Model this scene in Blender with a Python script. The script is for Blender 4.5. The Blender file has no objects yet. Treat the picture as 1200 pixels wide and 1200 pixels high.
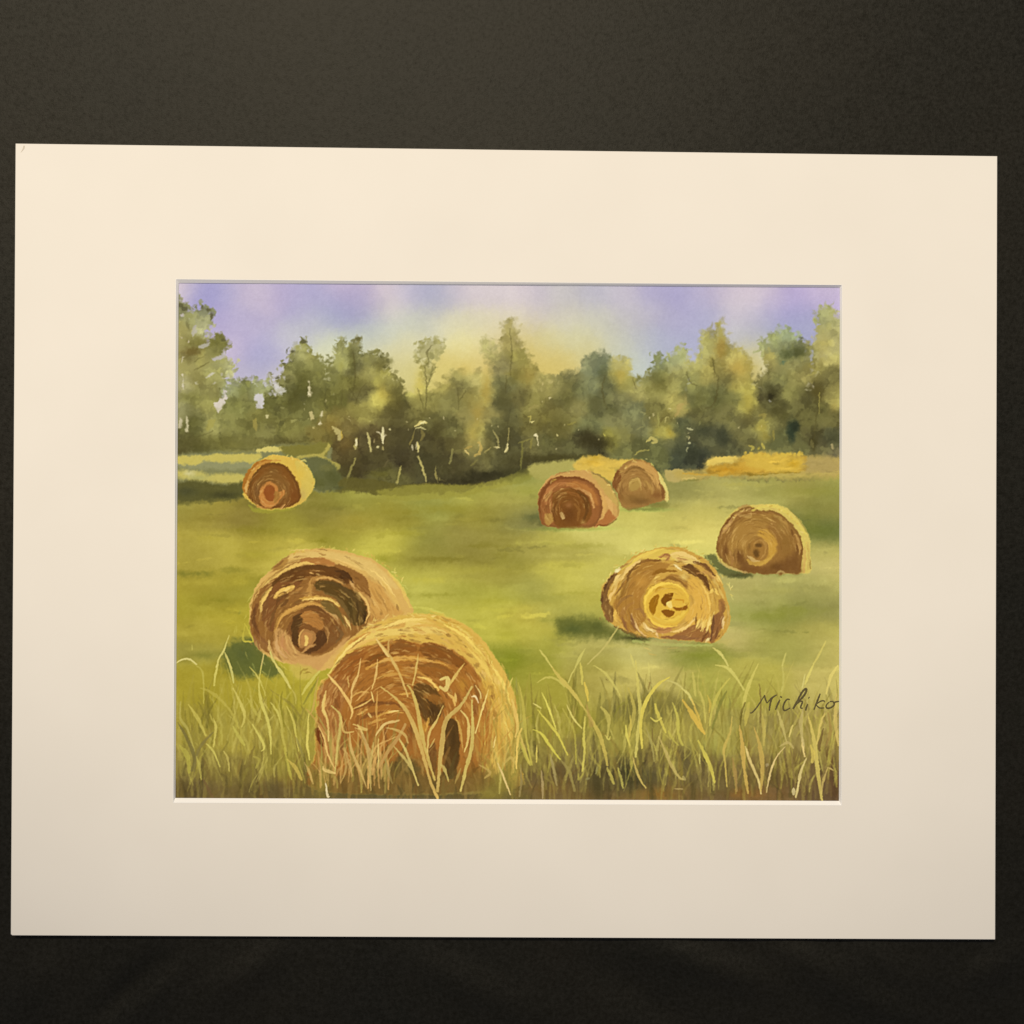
import bpy, math
import numpy as np

# ---------------------------------------------------------------- camera, world, lamp, exposure
scene = bpy.context.scene
cam_data = bpy.data.cameras.new('camera')
cam = bpy.data.objects.new('camera', cam_data)
scene.collection.objects.link(cam)
CAM_ROT = (0.0052648, -0.01443387, 0.0072152)
CAM_LOC = (-0.00752723, 0.01230757, 0.68872265)
FOV = math.radians(42)
cam.rotation_euler = CAM_ROT
cam.location = CAM_LOC
cam_data.sensor_fit = 'HORIZONTAL'
cam_data.angle = FOV
cam_data.clip_start = 0.01
cam_data.clip_end = 50
scene.camera = cam

world = bpy.data.worlds.new('World')
scene.world = world
world.use_nodes = True
bg = world.node_tree.nodes['Background']
bg.inputs['Color'].default_value = (0.96, 0.96, 1.08, 1)
bg.inputs['Strength'].default_value = 0.26

# one warm ceiling spot above and beyond the upper edge; the picture's foot lies in the edge of its pool
def spot(name, loc, target, power, half, blend, radius, color):
    d = bpy.data.lights.new(name, 'SPOT'); d.energy = power; d.color = color
    d.spot_size = 2 * half; d.spot_blend = blend; d.shadow_soft_size = radius
    o = bpy.data.objects.new(name, d); scene.collection.objects.link(o); o.location = loc
    v = np.array(target) - np.array(loc); v = v / np.linalg.norm(v)
    o.rotation_mode = 'QUATERNION'
    from mathutils import Vector
    o.rotation_quaternion = Vector(v).to_track_quat('-Z', 'Y')
    return o
spot('ceiling_spot', (-0.441, 1.611, 2.877), (-0.008, 0.509, 0.0), 412.0, 0.285, 0.72, 0.06, (1.0, 0.88, 0.70))

scene.view_settings.view_transform = 'Standard'
scene.view_settings.look = 'None'
scene.view_settings.exposure = 0
scene.view_settings.gamma = 1
scene.view_settings.use_curve_mapping = False

# measured values
PROBE = False
CLOTH_ROUGH = 0.54
CLOTH_SPEC = 0.205
MAT_LO = (.80, .765, .69)
MAT_HI = (.825, .79, .715)
INK = (.085, .068, .022)
# lamp light reaching the sheet: polynomial per channel in (1, u, v, uu, uv, vv)
LIGHT_FIT = [[1.0662, -0.0126, -0.0735, -0.009, 0.0102, -0.0285], [0.9703, -0.0112, -0.0649, -0.0081, 0.0087, -0.025], [0.8519, -0.0087, -0.0515, -0.0063, 0.0071, -0.02]]

# ---------------------------------------------------------------- helpers
def rot_matrix(a):
    x, y, z = a
    Rx = np.array([[1, 0, 0], [0, math.cos(x), -math.sin(x)], [0, math.sin(x), math.cos(x)]])
    Ry = np.array([[math.cos(y), 0, math.sin(y)], [0, 1, 0], [-math.sin(y), 0, math.cos(y)]])
    Rz = np.array([[math.cos(z), -math.sin(z), 0], [math.sin(z), math.cos(z), 0], [0, 0, 1]])
    return Rz @ Ry @ Rx
CM = rot_matrix(CAM_ROT); FPX = 600 / math.tan(FOV / 2)

def to_plane(x, y, z=0.0):
    """measured point of the photograph (1200 x 1200) laid on the horizontal plane at height z"""
    x = np.asarray(x, float); y = np.asarray(y, float)
    v = np.stack([(x - 600) / FPX, -(y - 600) / FPX, -np.ones_like(x)], -1) @ CM.T
    t = (z - CAM_LOC[2]) / v[..., 2]
    return np.array(CAM_LOC) + v * t[..., None]

def mesh_obj(name, verts, faces, mats, parent=None, smooth=False, mat_idx=None):
    me = bpy.data.meshes.new(name)
    me.from_pydata([tuple(map(float, v)) for v in verts], [], faces)
    for m in mats: me.materials.append(m)
    if mat_idx is not None: me.polygons.foreach_set('material_index', mat_idx)
    if smooth: me.polygons.foreach_set('use_smooth', [True] * len(me.polygons))
    me.update()
    o = bpy.data.objects.new(name, me); scene.collection.objects.link(o)
    if parent is not None: o.parent = parent
    return o

def grid_obj(name, P, mat, parent=None):
    """P: (h, w, 3) vertex grid -> one quad mesh"""
    h, w = P.shape[:2]
    me = bpy.data.meshes.new(name)
    me.vertices.add(h * w); me.vertices.foreach_set('co', np.ascontiguousarray(P, np.float32).ravel())
    i = np.arange(h * w).reshape(h, w)
    q = np.stack([i[1:, :-1], i[1:, 1:], i[:-1, 1:], i[:-1, :-1]], -1).reshape(-1, 4)
    me.loops.add(q.size); me.loops.foreach_set('vertex_index', q.ravel().astype(np.int32))
    me.polygons.add(len(q)); me.polygons.foreach_set('loop_start', np.arange(0, q.size, 4, dtype=np.int32))
    me.polygons.foreach_set('use_smooth', np.ones(len(q), bool))
    me.update(calc_edges=True)
    me.materials.append(mat)
    o = bpy.data.objects.new(name, me); scene.collection.objects.link(o)
    if parent is not None: o.parent = parent
    return o

def material(name, color, rough=.9, spec=.2):
    m = bpy.data.materials.new(name); m.use_nodes = True
    b = m.node_tree.nodes['Principled BSDF']
    b.inputs['Base Color'].default_value = (*color, 1); b.inputs['Roughness'].default_value = rough
    b.inputs['Specular IOR Level'].default_value = spec
    return m, m.node_tree.nodes, m.node_tree.links, b

def noise(nodes, links, scale, detail=3, rough=.6, vec=None, stretch=None):
    n = nodes.new('ShaderNodeTexNoise'); n.inputs['Scale'].default_value = scale
    n.inputs['Detail'].default_value = detail; n.inputs['Roughness'].default_value = rough
    tc = nodes.new('ShaderNodeTexCoord')
    if stretch:
        mp = nodes.new('ShaderNodeMapping'); mp.inputs['Scale'].default_value = stretch
        links.new(tc.outputs['Object'], mp.inputs['Vector']); links.new(mp.outputs['Vector'], n.inputs['Vector'])
    else: links.new(tc.outputs['Object'], n.inputs['Vector'])
    return n

def bump(nodes, links, bsdf, src, strength, dist, prev=None):
    b = nodes.new('ShaderNodeBump'); b.inputs['Strength'].default_value = strength; b.inputs['Distance'].default_value = dist
    links.new(src, b.inputs['Height'])
    if prev: links.new(prev.outputs['Normal'], b.inputs['Normal'])
    links.new(b.outputs['Normal'], bsdf.inputs['Normal'])
    return b

def tint(nodes, links, bsdf, fac, c0, c1):
    r = nodes.new('ShaderNodeValToRGB')
    r.color_ramp.elements[0].position = .3; r.color_ramp.elements[1].position = .7
    r.color_ramp.elements[0].color = (*c0, 1); r.color_ramp.elements[1].color = (*c1, 1)
    links.new(fac, r.inputs['Fac']); links.new(r.outputs['Color'], bsdf.inputs['Base Color'])
    return r

# ---------------------------------------------------------------- the black cloth
m_cloth, N, L, B = material('black_velour', (.012, .011, .008), CLOTH_ROUGH, CLOTH_SPEC)
B.inputs['Specular Tint'].default_value = (1, .97, .84, 1)
n1 = noise(N, L, 9, 4, .6); tint(N, L, B, n1.outputs['Fac'], (.0036, .0036, .0022), (.0064, .0054, .0030))
n0 = noise(N, L, 520, 3, .75)
rr = N.new('ShaderNodeMapRange'); rr.inputs['From Min'].default_value = .3; rr.inputs['From Max'].default_value = .7
rr.inputs['To Min'].default_value = CLOTH_ROUGH - .05; rr.inputs['To Max'].default_value = CLOTH_ROUGH + .05
L.new(n0.outputs['Fac'], rr.inputs['Value']); L.new(rr.outputs['Result'], B.inputs['Roughness'])
rs = N.new('ShaderNodeMapRange'); rs.inputs['From Min'].default_value = .3; rs.inputs['From Max'].default_value = .7
rs.inputs['To Min'].default_value = CLOTH_SPEC * .55; rs.inputs['To Max'].default_value = CLOTH_SPEC * 1.45
L.new(n0.outputs['Fac'], rs.inputs['Value']); L.new(rs.outputs['Result'], B.inputs['Specular IOR Level'])
n2 = noise(N, L, 1600, 2, .7); b1 = bump(N, L, B, n2.outputs['Fac'], .30, .0003)
n3 = noise(N, L, 12, 2, .5, stretch=(1.6, .7, 1)); b2 = bump(N, L, B, n3.outputs['Fac'], .16, .002, b1)
g = 420
gx, gy = np.meshgrid(np.linspace(-1.3, 1.3, g), np.linspace(1.3, -1.3, g))
gz = np.full_like(gx, -.0012)
gz += .0004 * np.sin(gx * 23 + 2 * np.sin(gy * 9)) * np.sin(gy * 17 + gx * 6)
def crease(x0, y0, x1, y1, w, h):
    """a soft ridge pressed into the cloth between two points"""
    global gz
    ex, ey = x1 - x0, y1 - y0; l2 = ex * ex + ey * ey
    t = np.clip(((gx - x0) * ex + (gy - y0) * ey) / l2, 0, 1)
    d = np.hypot(gx - x0 - ex * t, gy - y0 - ey * t)
    gz = gz + 2.4 * h * np.exp(-(d / (w * .55)) ** 2) * np.sin(np.pi * np.clip(t, .04, .96)) ** .5
for (ax, ay, bx, by, w, h) in [(195, 1120, 120, 1195, .007, -.0026), (205, 1128, 130, 1205, .010, .0012), (760, 1106, 905, 1160, .012, .0016), (905, 1106, 1010, 1150, .010, .0015),
        (1010, 1108, 1090, 1165, .011, .0014), (930, 1140, 1120, 1210, .013, .0013), (330, 1110, 250, 1170, .013, .0010), (480, 1120, 620, 1190, .014, .0009), (60, 1120, 20, 1190, .010, .0010),
        (1130, 1150, 1199, 1120, .010, .0010), (700, 1130, 820, 1210, .014, -.0010)]:
    a = to_plane(ax, ay); b = to_plane(bx, by); crease(a[0], a[1], b[0], b[1], w, h)
near = np.clip((.27 - np.abs(gx)) / .02, 0, 1) * np.clip((.2 - np.abs(gy)) / .02, 0, 1)
gz = gz * (1 - near) - .0012 * near
gz = np.minimum(gz, .0035)
cloth = grid_obj('black_cloth', np.stack([gx, gy, gz], -1), m_cloth)
cloth['kind'] = 'structure'

# ---------------------------------------------------------------- the mounted watercolour
art = bpy.data.objects.new('matted_painting', None); scene.collection.objects.link(art)
art.empty_display_size = .05
art['label'] = 'matted watercolor of round hay bales in a green field, in a wide cream mat'
art['category'] = 'painting'

T_MAT = 0.0016          # four-ply board
Z_TOP = 0.0038
Z_LOW = Z_TOP - T_MAT
Z_PAPER = Z_LOW - 0.0003
m_board, N, L, B = material('mat_board_paper', (.8, .78, .72), .92, .12)
n = noise(N, L, 14, 3, .5); tint(N, L, B, n.outputs['Fac'], MAT_LO, MAT_HI)
n = noise(N, L, 1500, 2, .6); bump(N, L, B, n.outputs['Fac'], .12, .0002)
m_core, N, L, B = material('white_mat_core', (.9, .89, .86), .9, .1)
n = noise(N, L, 700, 2, .6); bump(N, L, B, n.outputs['Fac'], .15, .0002)
m_back, N, L, B = material('backing_foam_board', (.72, .70, .64), .9, .1)
n = noise(N, L, 60, 3, .6); tint(N, L, B, n.outputs['Fac'], (.68, .66, .6), (.76, .74, .68))

def subdivide_edge(a, b, n, amp=0.0, seed=0):
    r = np.random.RandomState(seed); t = np.linspace(0, 1, n, endpoint=False)
    p = a[None] * (1 - t)[:, None] + b[None] * t[:, None]
    return p

outer_px = [(18.2, 168.2), (1168.7, 183), (1166.3, 1101), (14.2, 1096.2), (12.6, 1094.8)]
open_px = [(206.3, 327.2), (986.6, 334.0), (986.0, 943.6), (203.2, 940.6)]
inner_px = [(209.3, 331.6), (984.2, 337.0), (983.2, 938.6), (205.6, 935.2)]
O = [to_plane(x, y, Z_TOP) for x, y in outer_px]
W_ = [to_plane(x, y, Z_TOP) for x, y in open_px]
I_ = [to_plane(x, y, Z_LOW) for x, y in inner_px]
# mat board: top face as a ring, four outer sides with a tiny round-over, underside
r = .00018
cen = np.mean(O[:4], 0)
Oin = [p + (cen - p) / np.abs(cen - p).max() * r for p in O]
V = [*W_, *Oin, *[p - np.array([0, 0, r]) for p in O], *[np.array([p[0], p[1], Z_LOW]) for p in O]]
F = [[4, 0, 1, 5], [5, 1, 2, 6], [6, 2, 3, 7], [8, 3, 0, 4], [7, 3, 8]]
for k in range(5):
    a, b = k, (k + 1) % 5
    F += [[4 + a, 4 + b, 9 + b, 9 + a], [9 + a, 9 + b, 14 + b, 14 + a]]
F = [f[::-1] for f in F]
mat = mesh_obj('mat_board', V, F, [m_board], art)
mat['label'] = 'wide cream mat board with a window cut in it'
# the white bevelled cut: its own strip, with a fine rounded lip at the top
V = []; F = []
lip = [p + np.array([0, 0, .00006]) for p in W_]
out = [p + (p - cen) / np.abs(p - cen).max() * .0002 for p in W_]
for k in range(4): V += [out[k] + np.array([0, 0, .00003]), lip[k], I_[k], I_[k] - np.array([0, 0, .0002])]
for k in range(4):
    a = 4 * k; b = 4 * ((k + 1) % 4)
    F += [[a, b, b + 1, a + 1], [a + 1, b + 1, b + 2, a + 2], [a + 2, b + 2, b + 3, a + 3]]
F = [f[::-1] for f in F]
bev = mesh_obj('bevel', V, F, [m_core], mat)
bev['label'] = 'white bevelled edge of the mat window'
# a small ding in the upper left corner of the mat
m_ding, N, L, B = material('scuffed_board', (.60, .53, .42), .95, .1)
n = noise(N, L, 2000, 2, .6); tint(N, L, B, n.outputs['Fac'], (.52, .46, .36), (.68, .62, .52))
dp = [(28.4, 170.6), (27.9, 173.2), (26.4, 176.0), (24.4, 178.6)]; dw = [.5, .8, .5, .2]
V = []; F = []
for (x, y), w in zip(dp, dw):
    V += [to_plane(x - w, y - w * .5, Z_TOP + .00004), to_plane(x, y, Z_TOP + .00012), to_plane(x + w, y + w * .5, Z_TOP + .00004)]
for k in range(3):
    F += [[3 * k, 3 * k + 3, 3 * k + 4, 3 * k + 1], [3 * k + 1, 3 * k + 4, 3 * k + 5, 3 * k + 2]]
mesh_obj('corner_scuff', V, F, [m_ding], mat)

# backing board under the mat
Ob = [p + (cen - p) / np.abs(cen - p).max() * .0006 for p in [O[0], O[1], O[2], O[3]]]
zt = Z_PAPER - .0004
V = [np.array([p[0], p[1], z]) for z in (zt, 0.0) for p in Ob]
F = [[3, 2, 1, 0], [4, 5, 6, 7]] + [[k, (k + 1) % 4, 4 + (k + 1) % 4, 4 + k] for k in range(4)]
mesh_obj('backing_board', V, F, [m_back], art)

# ---------------------------------------------------------------- the watercolour, painted stroke by stroke
# paper coordinates: x 200..992, y 322..946 (1 unit = 0.44 mm of paper); PS samples per unit
PS = 1.5
PX0, PY0, PX1, PY1 = 200.0, 324.0, 992.0, 946.0
PW = int((PX1 - PX0) * PS) + 1
PH = int((PY1 - PY0) * PS) + 1
XX, YY = np.meshgrid(PX0 + np.arange(PW) / PS, PY0 + np.arange(PH) / PS)
XX = XX.astype(np.float32); YY = YY.astype(np.float32)
rng = np.random.RandomState(7)

def vnoise(scale, seed, sy=None):
    """smooth value noise in -1..1 with cells of `scale` units"""
    sy = sy or scale
    r = np.random.RandomState(seed)
    gx = int((PX1 - PX0) / scale) + 4; gy = int((PY1 - PY0) / sy) + 4
    g = r.uniform(-1, 1, (gy, gx)).astype(np.float32)
    u = (XX[0] - PX0) / scale + 0.37; v = (YY[:, 0] - PY0) / sy + 0.41
    iu = u.astype(int); fu = u - iu; fu = fu * fu * (3 - 2 * fu)
    iv = v.astype(int); fv = v - iv; fv = fv * fv * (3 - 2 * fv)
    rows = g[:, iu] * (1 - fu) + g[:, iu + 1] * fu
    return rows[iv] * (1 - fv)[:, None] + rows[iv + 1] * fv[:, None]

def fbm(scale, seed, octv=4, gain=.55):
    s = 0; a = 1; t = 0
    for k in range(octv):
        s = s + a * vnoise(scale / 2 ** k, seed * 13 + k); t += a; a *= gain
    return s / t * 1.6

EDGE = fbm(10, 3, 4, .72)          # ragged leafy edge
EDGE2 = fbm(30, 5, 4, .5)          # wash edge
GRAIN = fbm(3.2, 9, 2, .6)
DRY = fbm(9, 21, 3, .7)

def sstep(x):
    x = np.clip(x, 0, 1); return x * x * (3 - 2 * x)

def A3(c): return np.array(c, np.float32)

def field(points, sigma, ky=1.35):
    """normalised gaussian interpolation of colour samples (x, y, r, g, b)"""
    k = 6                                         # computed coarse, enlarged smoothly
    xs = np.arange(PX0, PX1 + k, k); ys = np.arange(PY0, PY1 + k, k)
    gx, gy = np.meshgrid(xs, ys)
    num = np.zeros(gx.shape + (3,)); den = np.zeros(gx.shape)
    for p in points:
        d = ((gx - p[0]) ** 2 + ((gy - p[1]) * ky) ** 2) / sigma ** 2
        w = np.exp(-d) + 1e-3 / (1 + d) ** 2.5
        num += w[..., None] * A3(p[2:5]); den += w
    c = (num / den[..., None]).astype(np.float32)
    u = (XX[0] - PX0) / k; v = (YY[:, 0] - PY0) / k
    iu = np.minimum(u.astype(int), len(xs) - 2); fu = (u - iu)[None, :, None]
    iv = np.minimum(v.astype(int), len(ys) - 2); fv = (v - iv)[:, None, None]
    r0 = c[:, iu] * (1 - fu) + c[:, iu + 1] * fu
    return r0[iv] * (1 - fv) + r0[iv + 1] * fv

def window(x0, y0, x1, y1):
    i0 = max(0, int((y0 - PY0) * PS)); i1 = min(PH, int((y1 - PY0) * PS) + 2)
    j0 = max(0, int((x0 - PX0) * PS)); j1 = min(PW, int((x1 - PX0) * PS) + 2)
    return (slice(i0, max(i0, i1)), slice(j0, max(j0, j1)))

def here(img, x, y):
    return img[min(PH - 1, max(0, int((y - PY0) * PS))), min(PW - 1, max(0, int((x - PX0) * PS)))]

def poly_sd(pts, X, Y):
    """signed distance to a closed polygon, negative inside"""
    n = len(pts); d = np.full(X.shape, 1e9, np.float32); ins = np.zeros(X.shape, bool)
    for i in range(n):
        ax, ay = pts[i]; bx, by = pts[(i + 1) % n]
        ex, ey = bx - ax, by - ay; wx, wy = X - ax, Y - ay
        L = ex * ex + ey * ey + 1e-9
        t = np.clip((wx * ex + wy * ey) / L, 0, 1)
        d = np.minimum(d, (wx - ex * t) ** 2 + (wy - ey * t) ** 2)
        if ay != by:
            c = (ay > Y) != (by > Y)
            ins ^= c & (X < ex * (Y - ay) / (by - ay) + ax)
    d = np.sqrt(d); return np.where(ins, -d, d)

def smooth_pts(pts, closed=True, n=5):
    P = np.array(pts, float); N = len(P); out = []
    rngi = range(N) if closed else range(N - 1)
    for i in rngi:
        if closed: p0, p1, p2, p3 = P[(i - 1) % N], P[i], P[(i + 1) % N], P[(i + 2) % N]
        else: p0, p1, p2, p3 = P[max(i - 1, 0)], P[i], P[i + 1], P[min(i + 2, N - 1)]
        for k in range(n):
            t = k / n
            out.append(.5 * ((2 * p1) + (-p0 + p2) * t + (2 * p0 - 5 * p1 + 4 * p2 - p3) * t * t + (-p0 + 3 * p1 - 3 * p2 + p3) * t ** 3))
    if not closed: out.append(P[-1])
    return np.array(out)

CAN = None
CLIP = None
SW = 1.0

def clip_to(pts, soft=1.2):
    global CLIP
    if pts is None: CLIP = None; return
    pts = smooth_pts(pts, True, 4); CLIP = np.zeros((PH, PW), np.float32)
    sl = window(pts[:, 0].min() - 3, pts[:, 1].min() - 3, pts[:, 0].max() + 3, pts[:, 1].max() + 3)
    CLIP[sl] = sstep(.5 - poly_sd(pts, XX[sl], YY[sl]) / (2 * soft))
def lay(sl, col, a):
    global CAN
    if CLIP is not None: a = a * CLIP[sl]
    CAN[sl] += (col - CAN[sl]) * a[..., None]

def shape(pts, col, soft=1.0, alpha=1.0, rough=0.0, edge=0.0, smooth=True, noise=None, col2=None, streak=0.0):
    """a wash: closed outline; rough = ragged edge in units; edge = pigment pooled at the rim"""
    if smooth: pts = smooth_pts(pts, True, 4)
    pts = np.array(pts, float); m = soft + rough * 1.6 + 2
    sl = window(pts[:, 0].min() - m, pts[:, 1].min() - m, pts[:, 0].max() + m, pts[:, 1].max() + m)
    X, Y = XX[sl], YY[sl]
    if X.size == 0: return
    sd = poly_sd(pts, X, Y)
    if rough: sd = sd + (EDGE if noise is None else noise)[sl] * rough
    a = sstep(.5 - sd / (2 * soft)) * alpha
    c = np.broadcast_to(A3(col), X.shape + (3,)).astype(np.float32) if not callable(col) else col(sl)
    if col2 is not None:
        t = sstep((Y - pts[:, 1].min()) / max(1, np.ptp(pts[:, 1])))[..., None]; c = c * (1 - t) + A3(col2) * t
    if edge:
        rim = np.exp(-((sd + 1.6) / 1.5) ** 2) * edge
        c = c * (1 - .35 * rim[..., None])
    if streak: a = a * np.clip(1 - streak * (.5 + .5 * DRY[sl]), 0, 1)
    lay(sl, c, a)

def stroke(pts, w, col, alpha=.9, soft=.55, dry=.25, col2=None, n=6, taper=(0.45, 1, 0.4)):
    """a brush stroke along pts; w = full width in units; taper = start/middle/end share of it"""
    P = smooth_pts(pts, False, n); N = len(P); w = w * SW
    t = np.linspace(0, 1, N)
    W = w / 2 * np.interp(t, [0, .45, 1], taper)
    m = w / 2 + soft + 1
    sl = window(P[:, 0].min() - m, P[:, 1].min() - m, P[:, 0].max() + m, P[:, 1].max() + m)
    X, Y = XX[sl], YY[sl]
    if X.size == 0: return
    best = np.full(X.shape, 1e9, np.float32); tt = np.zeros(X.shape, np.float32)
    for i in range(N - 1):
        ax, ay = P[i]; ex, ey = P[i + 1] - P[i]
        L = ex * ex + ey * ey + 1e-9
        s = np.clip(((X - ax) * ex + (Y - ay) * ey) / L, 0, 1)
        d = np.sqrt((X - ax - ex * s) ** 2 + (Y - ay - ey * s) ** 2) - (W[i] + (W[i + 1] - W[i]) * s)
        k = d < best; best = np.where(k, d, best); tt = np.where(k, (i + s) / (N - 1), tt)
    best = best + EDGE[sl] * min(w * .12, 1.0)
    a = sstep(.5 - best / (2 * soft)) * alpha
    if dry: a = a * np.clip(1 - dry * (.6 + .9 * DRY[sl]), 0, 1)
    c = A3(col)
    if col2 is not None: c = c * (1 - tt[..., None]) + A3(col2) * tt[..., None]
    else: c = np.broadcast_to(c, X.shape + (3,))
    lay(sl, c, a)

def puff(x, y, rx, ry, col, alpha=.6, ang=0.0, rough=0.0, hard=0.0):
    """a wet-in-wet touch: soft ellipse; hard 0..1 sharpens its edge"""
    m = max(rx, ry) * (2.2 - hard) + rough + 2
    sl = window(x - m, y - m, x + m, y + m); X, Y = XX[sl] - x, YY[sl] - y
    if X.size == 0: return
    ca, sa = math.cos(ang), math.sin(ang)
    d = np.sqrt(((X * ca + Y * sa) / rx) ** 2 + ((-X * sa + Y * ca) / ry) ** 2)
    if rough: d = d + EDGE[sl] * rough / min(rx, ry)
    if hard: a = sstep((1 - d) / max(.06, (1 - hard)) * .5 + .5)
    else: a = np.exp(-d * d * 1.3)
    lay(sl, A3(col), a * alpha)

def arc(cx, cy, rx, ry, a0, a1, w, col, **k):
    """elliptical brush stroke, degrees, 0 = right, 90 = up"""
    n = max(4, int(abs(a1 - a0) / 14) + 2)
    pts = [(cx + rx * math.cos(math.radians(a)), cy - ry * math.sin(math.radians(a))) for a in np.linspace(a0, a1, n)]
    k.setdefault('n', 2)
    stroke(pts, w, col, **k)

def Z(ox, oy, s, pts): return [(ox + x / s, oy + y / s) for x, y in pts]

def multiply(sl, f):
    global CAN
    CAN[sl] *= f

# ---- sky and meadow colour samples
SKY = [(215,340,216,200,208),(240,342,150,145,200),(245,352,140,138,198),(262,347,165,158,200),(290,345,195,180,205),(315,350,200,185,208),
(335,347,178,165,205),(350,355,160,155,198),(380,350,165,158,200),(255,370,172,160,205),(280,375,170,160,200),(300,385,175,165,200),
(285,395,175,163,205),(305,410,152,150,200),(275,410,200,185,210),(305,425,162,160,198),(325,405,178,172,205),(290,440,195,188,205),
(340,400,198,198,200),(360,375,175,172,200),(370,385,195,198,195),(385,370,160,165,195),(385,405,212,217,180),(390,425,218,213,160),(330,440,208,203,200),
(405,335,195,178,205),(415,352,158,150,195),(430,350,175,160,195),(412,372,153,153,195),(430,365,165,165,190),(450,345,207,190,200),(455,365,207,200,190),
(475,345,197,187,205),(490,342,175,172,198),(505,345,170,172,198),(515,352,180,182,195),(530,345,210,198,205),(560,345,217,204,205),(590,345,214,202,205),
(430,390,175,185,190),(415,398,202,210,180),(450,390,190,197,185),(480,380,197,202,185),(500,372,202,202,180),(530,375,226,220,175),(560,378,224,216,175),
(590,375,224,214,180),(440,405,214,210,160),(470,415,222,214,155),(480,400,217,212,165),(550,400,230,220,150),(580,395,226,213,160),(560,420,226,206,120),
(530,440,218,195,100),(455,435,217,207,130),(480,440,217,207,130),(460,470,202,182,80),(510,465,205,185,85),(575,430,212,182,90),(590,410,216,192,110),
(605,345,213,199,205),(630,350,200,190,200),(660,345,196,191,190),(700,345,186,183,195),(730,345,190,182,198),(770,345,173,166,202),(795,348,163,158,202),
(620,370,216,206,190),(660,370,210,204,180),(700,375,202,200,180),(740,375,190,186,190),(770,365,185,180,198),(795,380,175,170,200),(610,395,216,202,150),
(640,400,220,212,150),(680,395,214,210,160),(720,395,202,202,175),(750,400,186,189,190),(780,400,172,175,200),(620,420,216,192,110),(650,425,216,197,110),
(690,410,212,202,130),(730,415,197,200,170),(750,430,186,196,185),(770,410,175,182,195),(805,345,173,166,200),(830,345,178,168,200),(850,345,197,184,200),
(870,345,207,192,205),(890,345,207,192,205),(910,350,195,178,205),(930,352,168,153,205),(950,345,190,172,210),(975,345,195,178,205),(980,360,180,165,208),
(810,370,172,168,205),(830,372,170,170,200),(860,370,197,187,200),(880,370,190,182,200),(905,368,163,158,200),(925,370,152,146,205),(945,372,158,156,195),
(810,395,175,178,205),(860,392,197,197,200),(885,390,182,184,195),(910,385,170,175,190),(880,410,212,207,160),(890,430,217,207,150),(935,380,160,165,195)]
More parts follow.
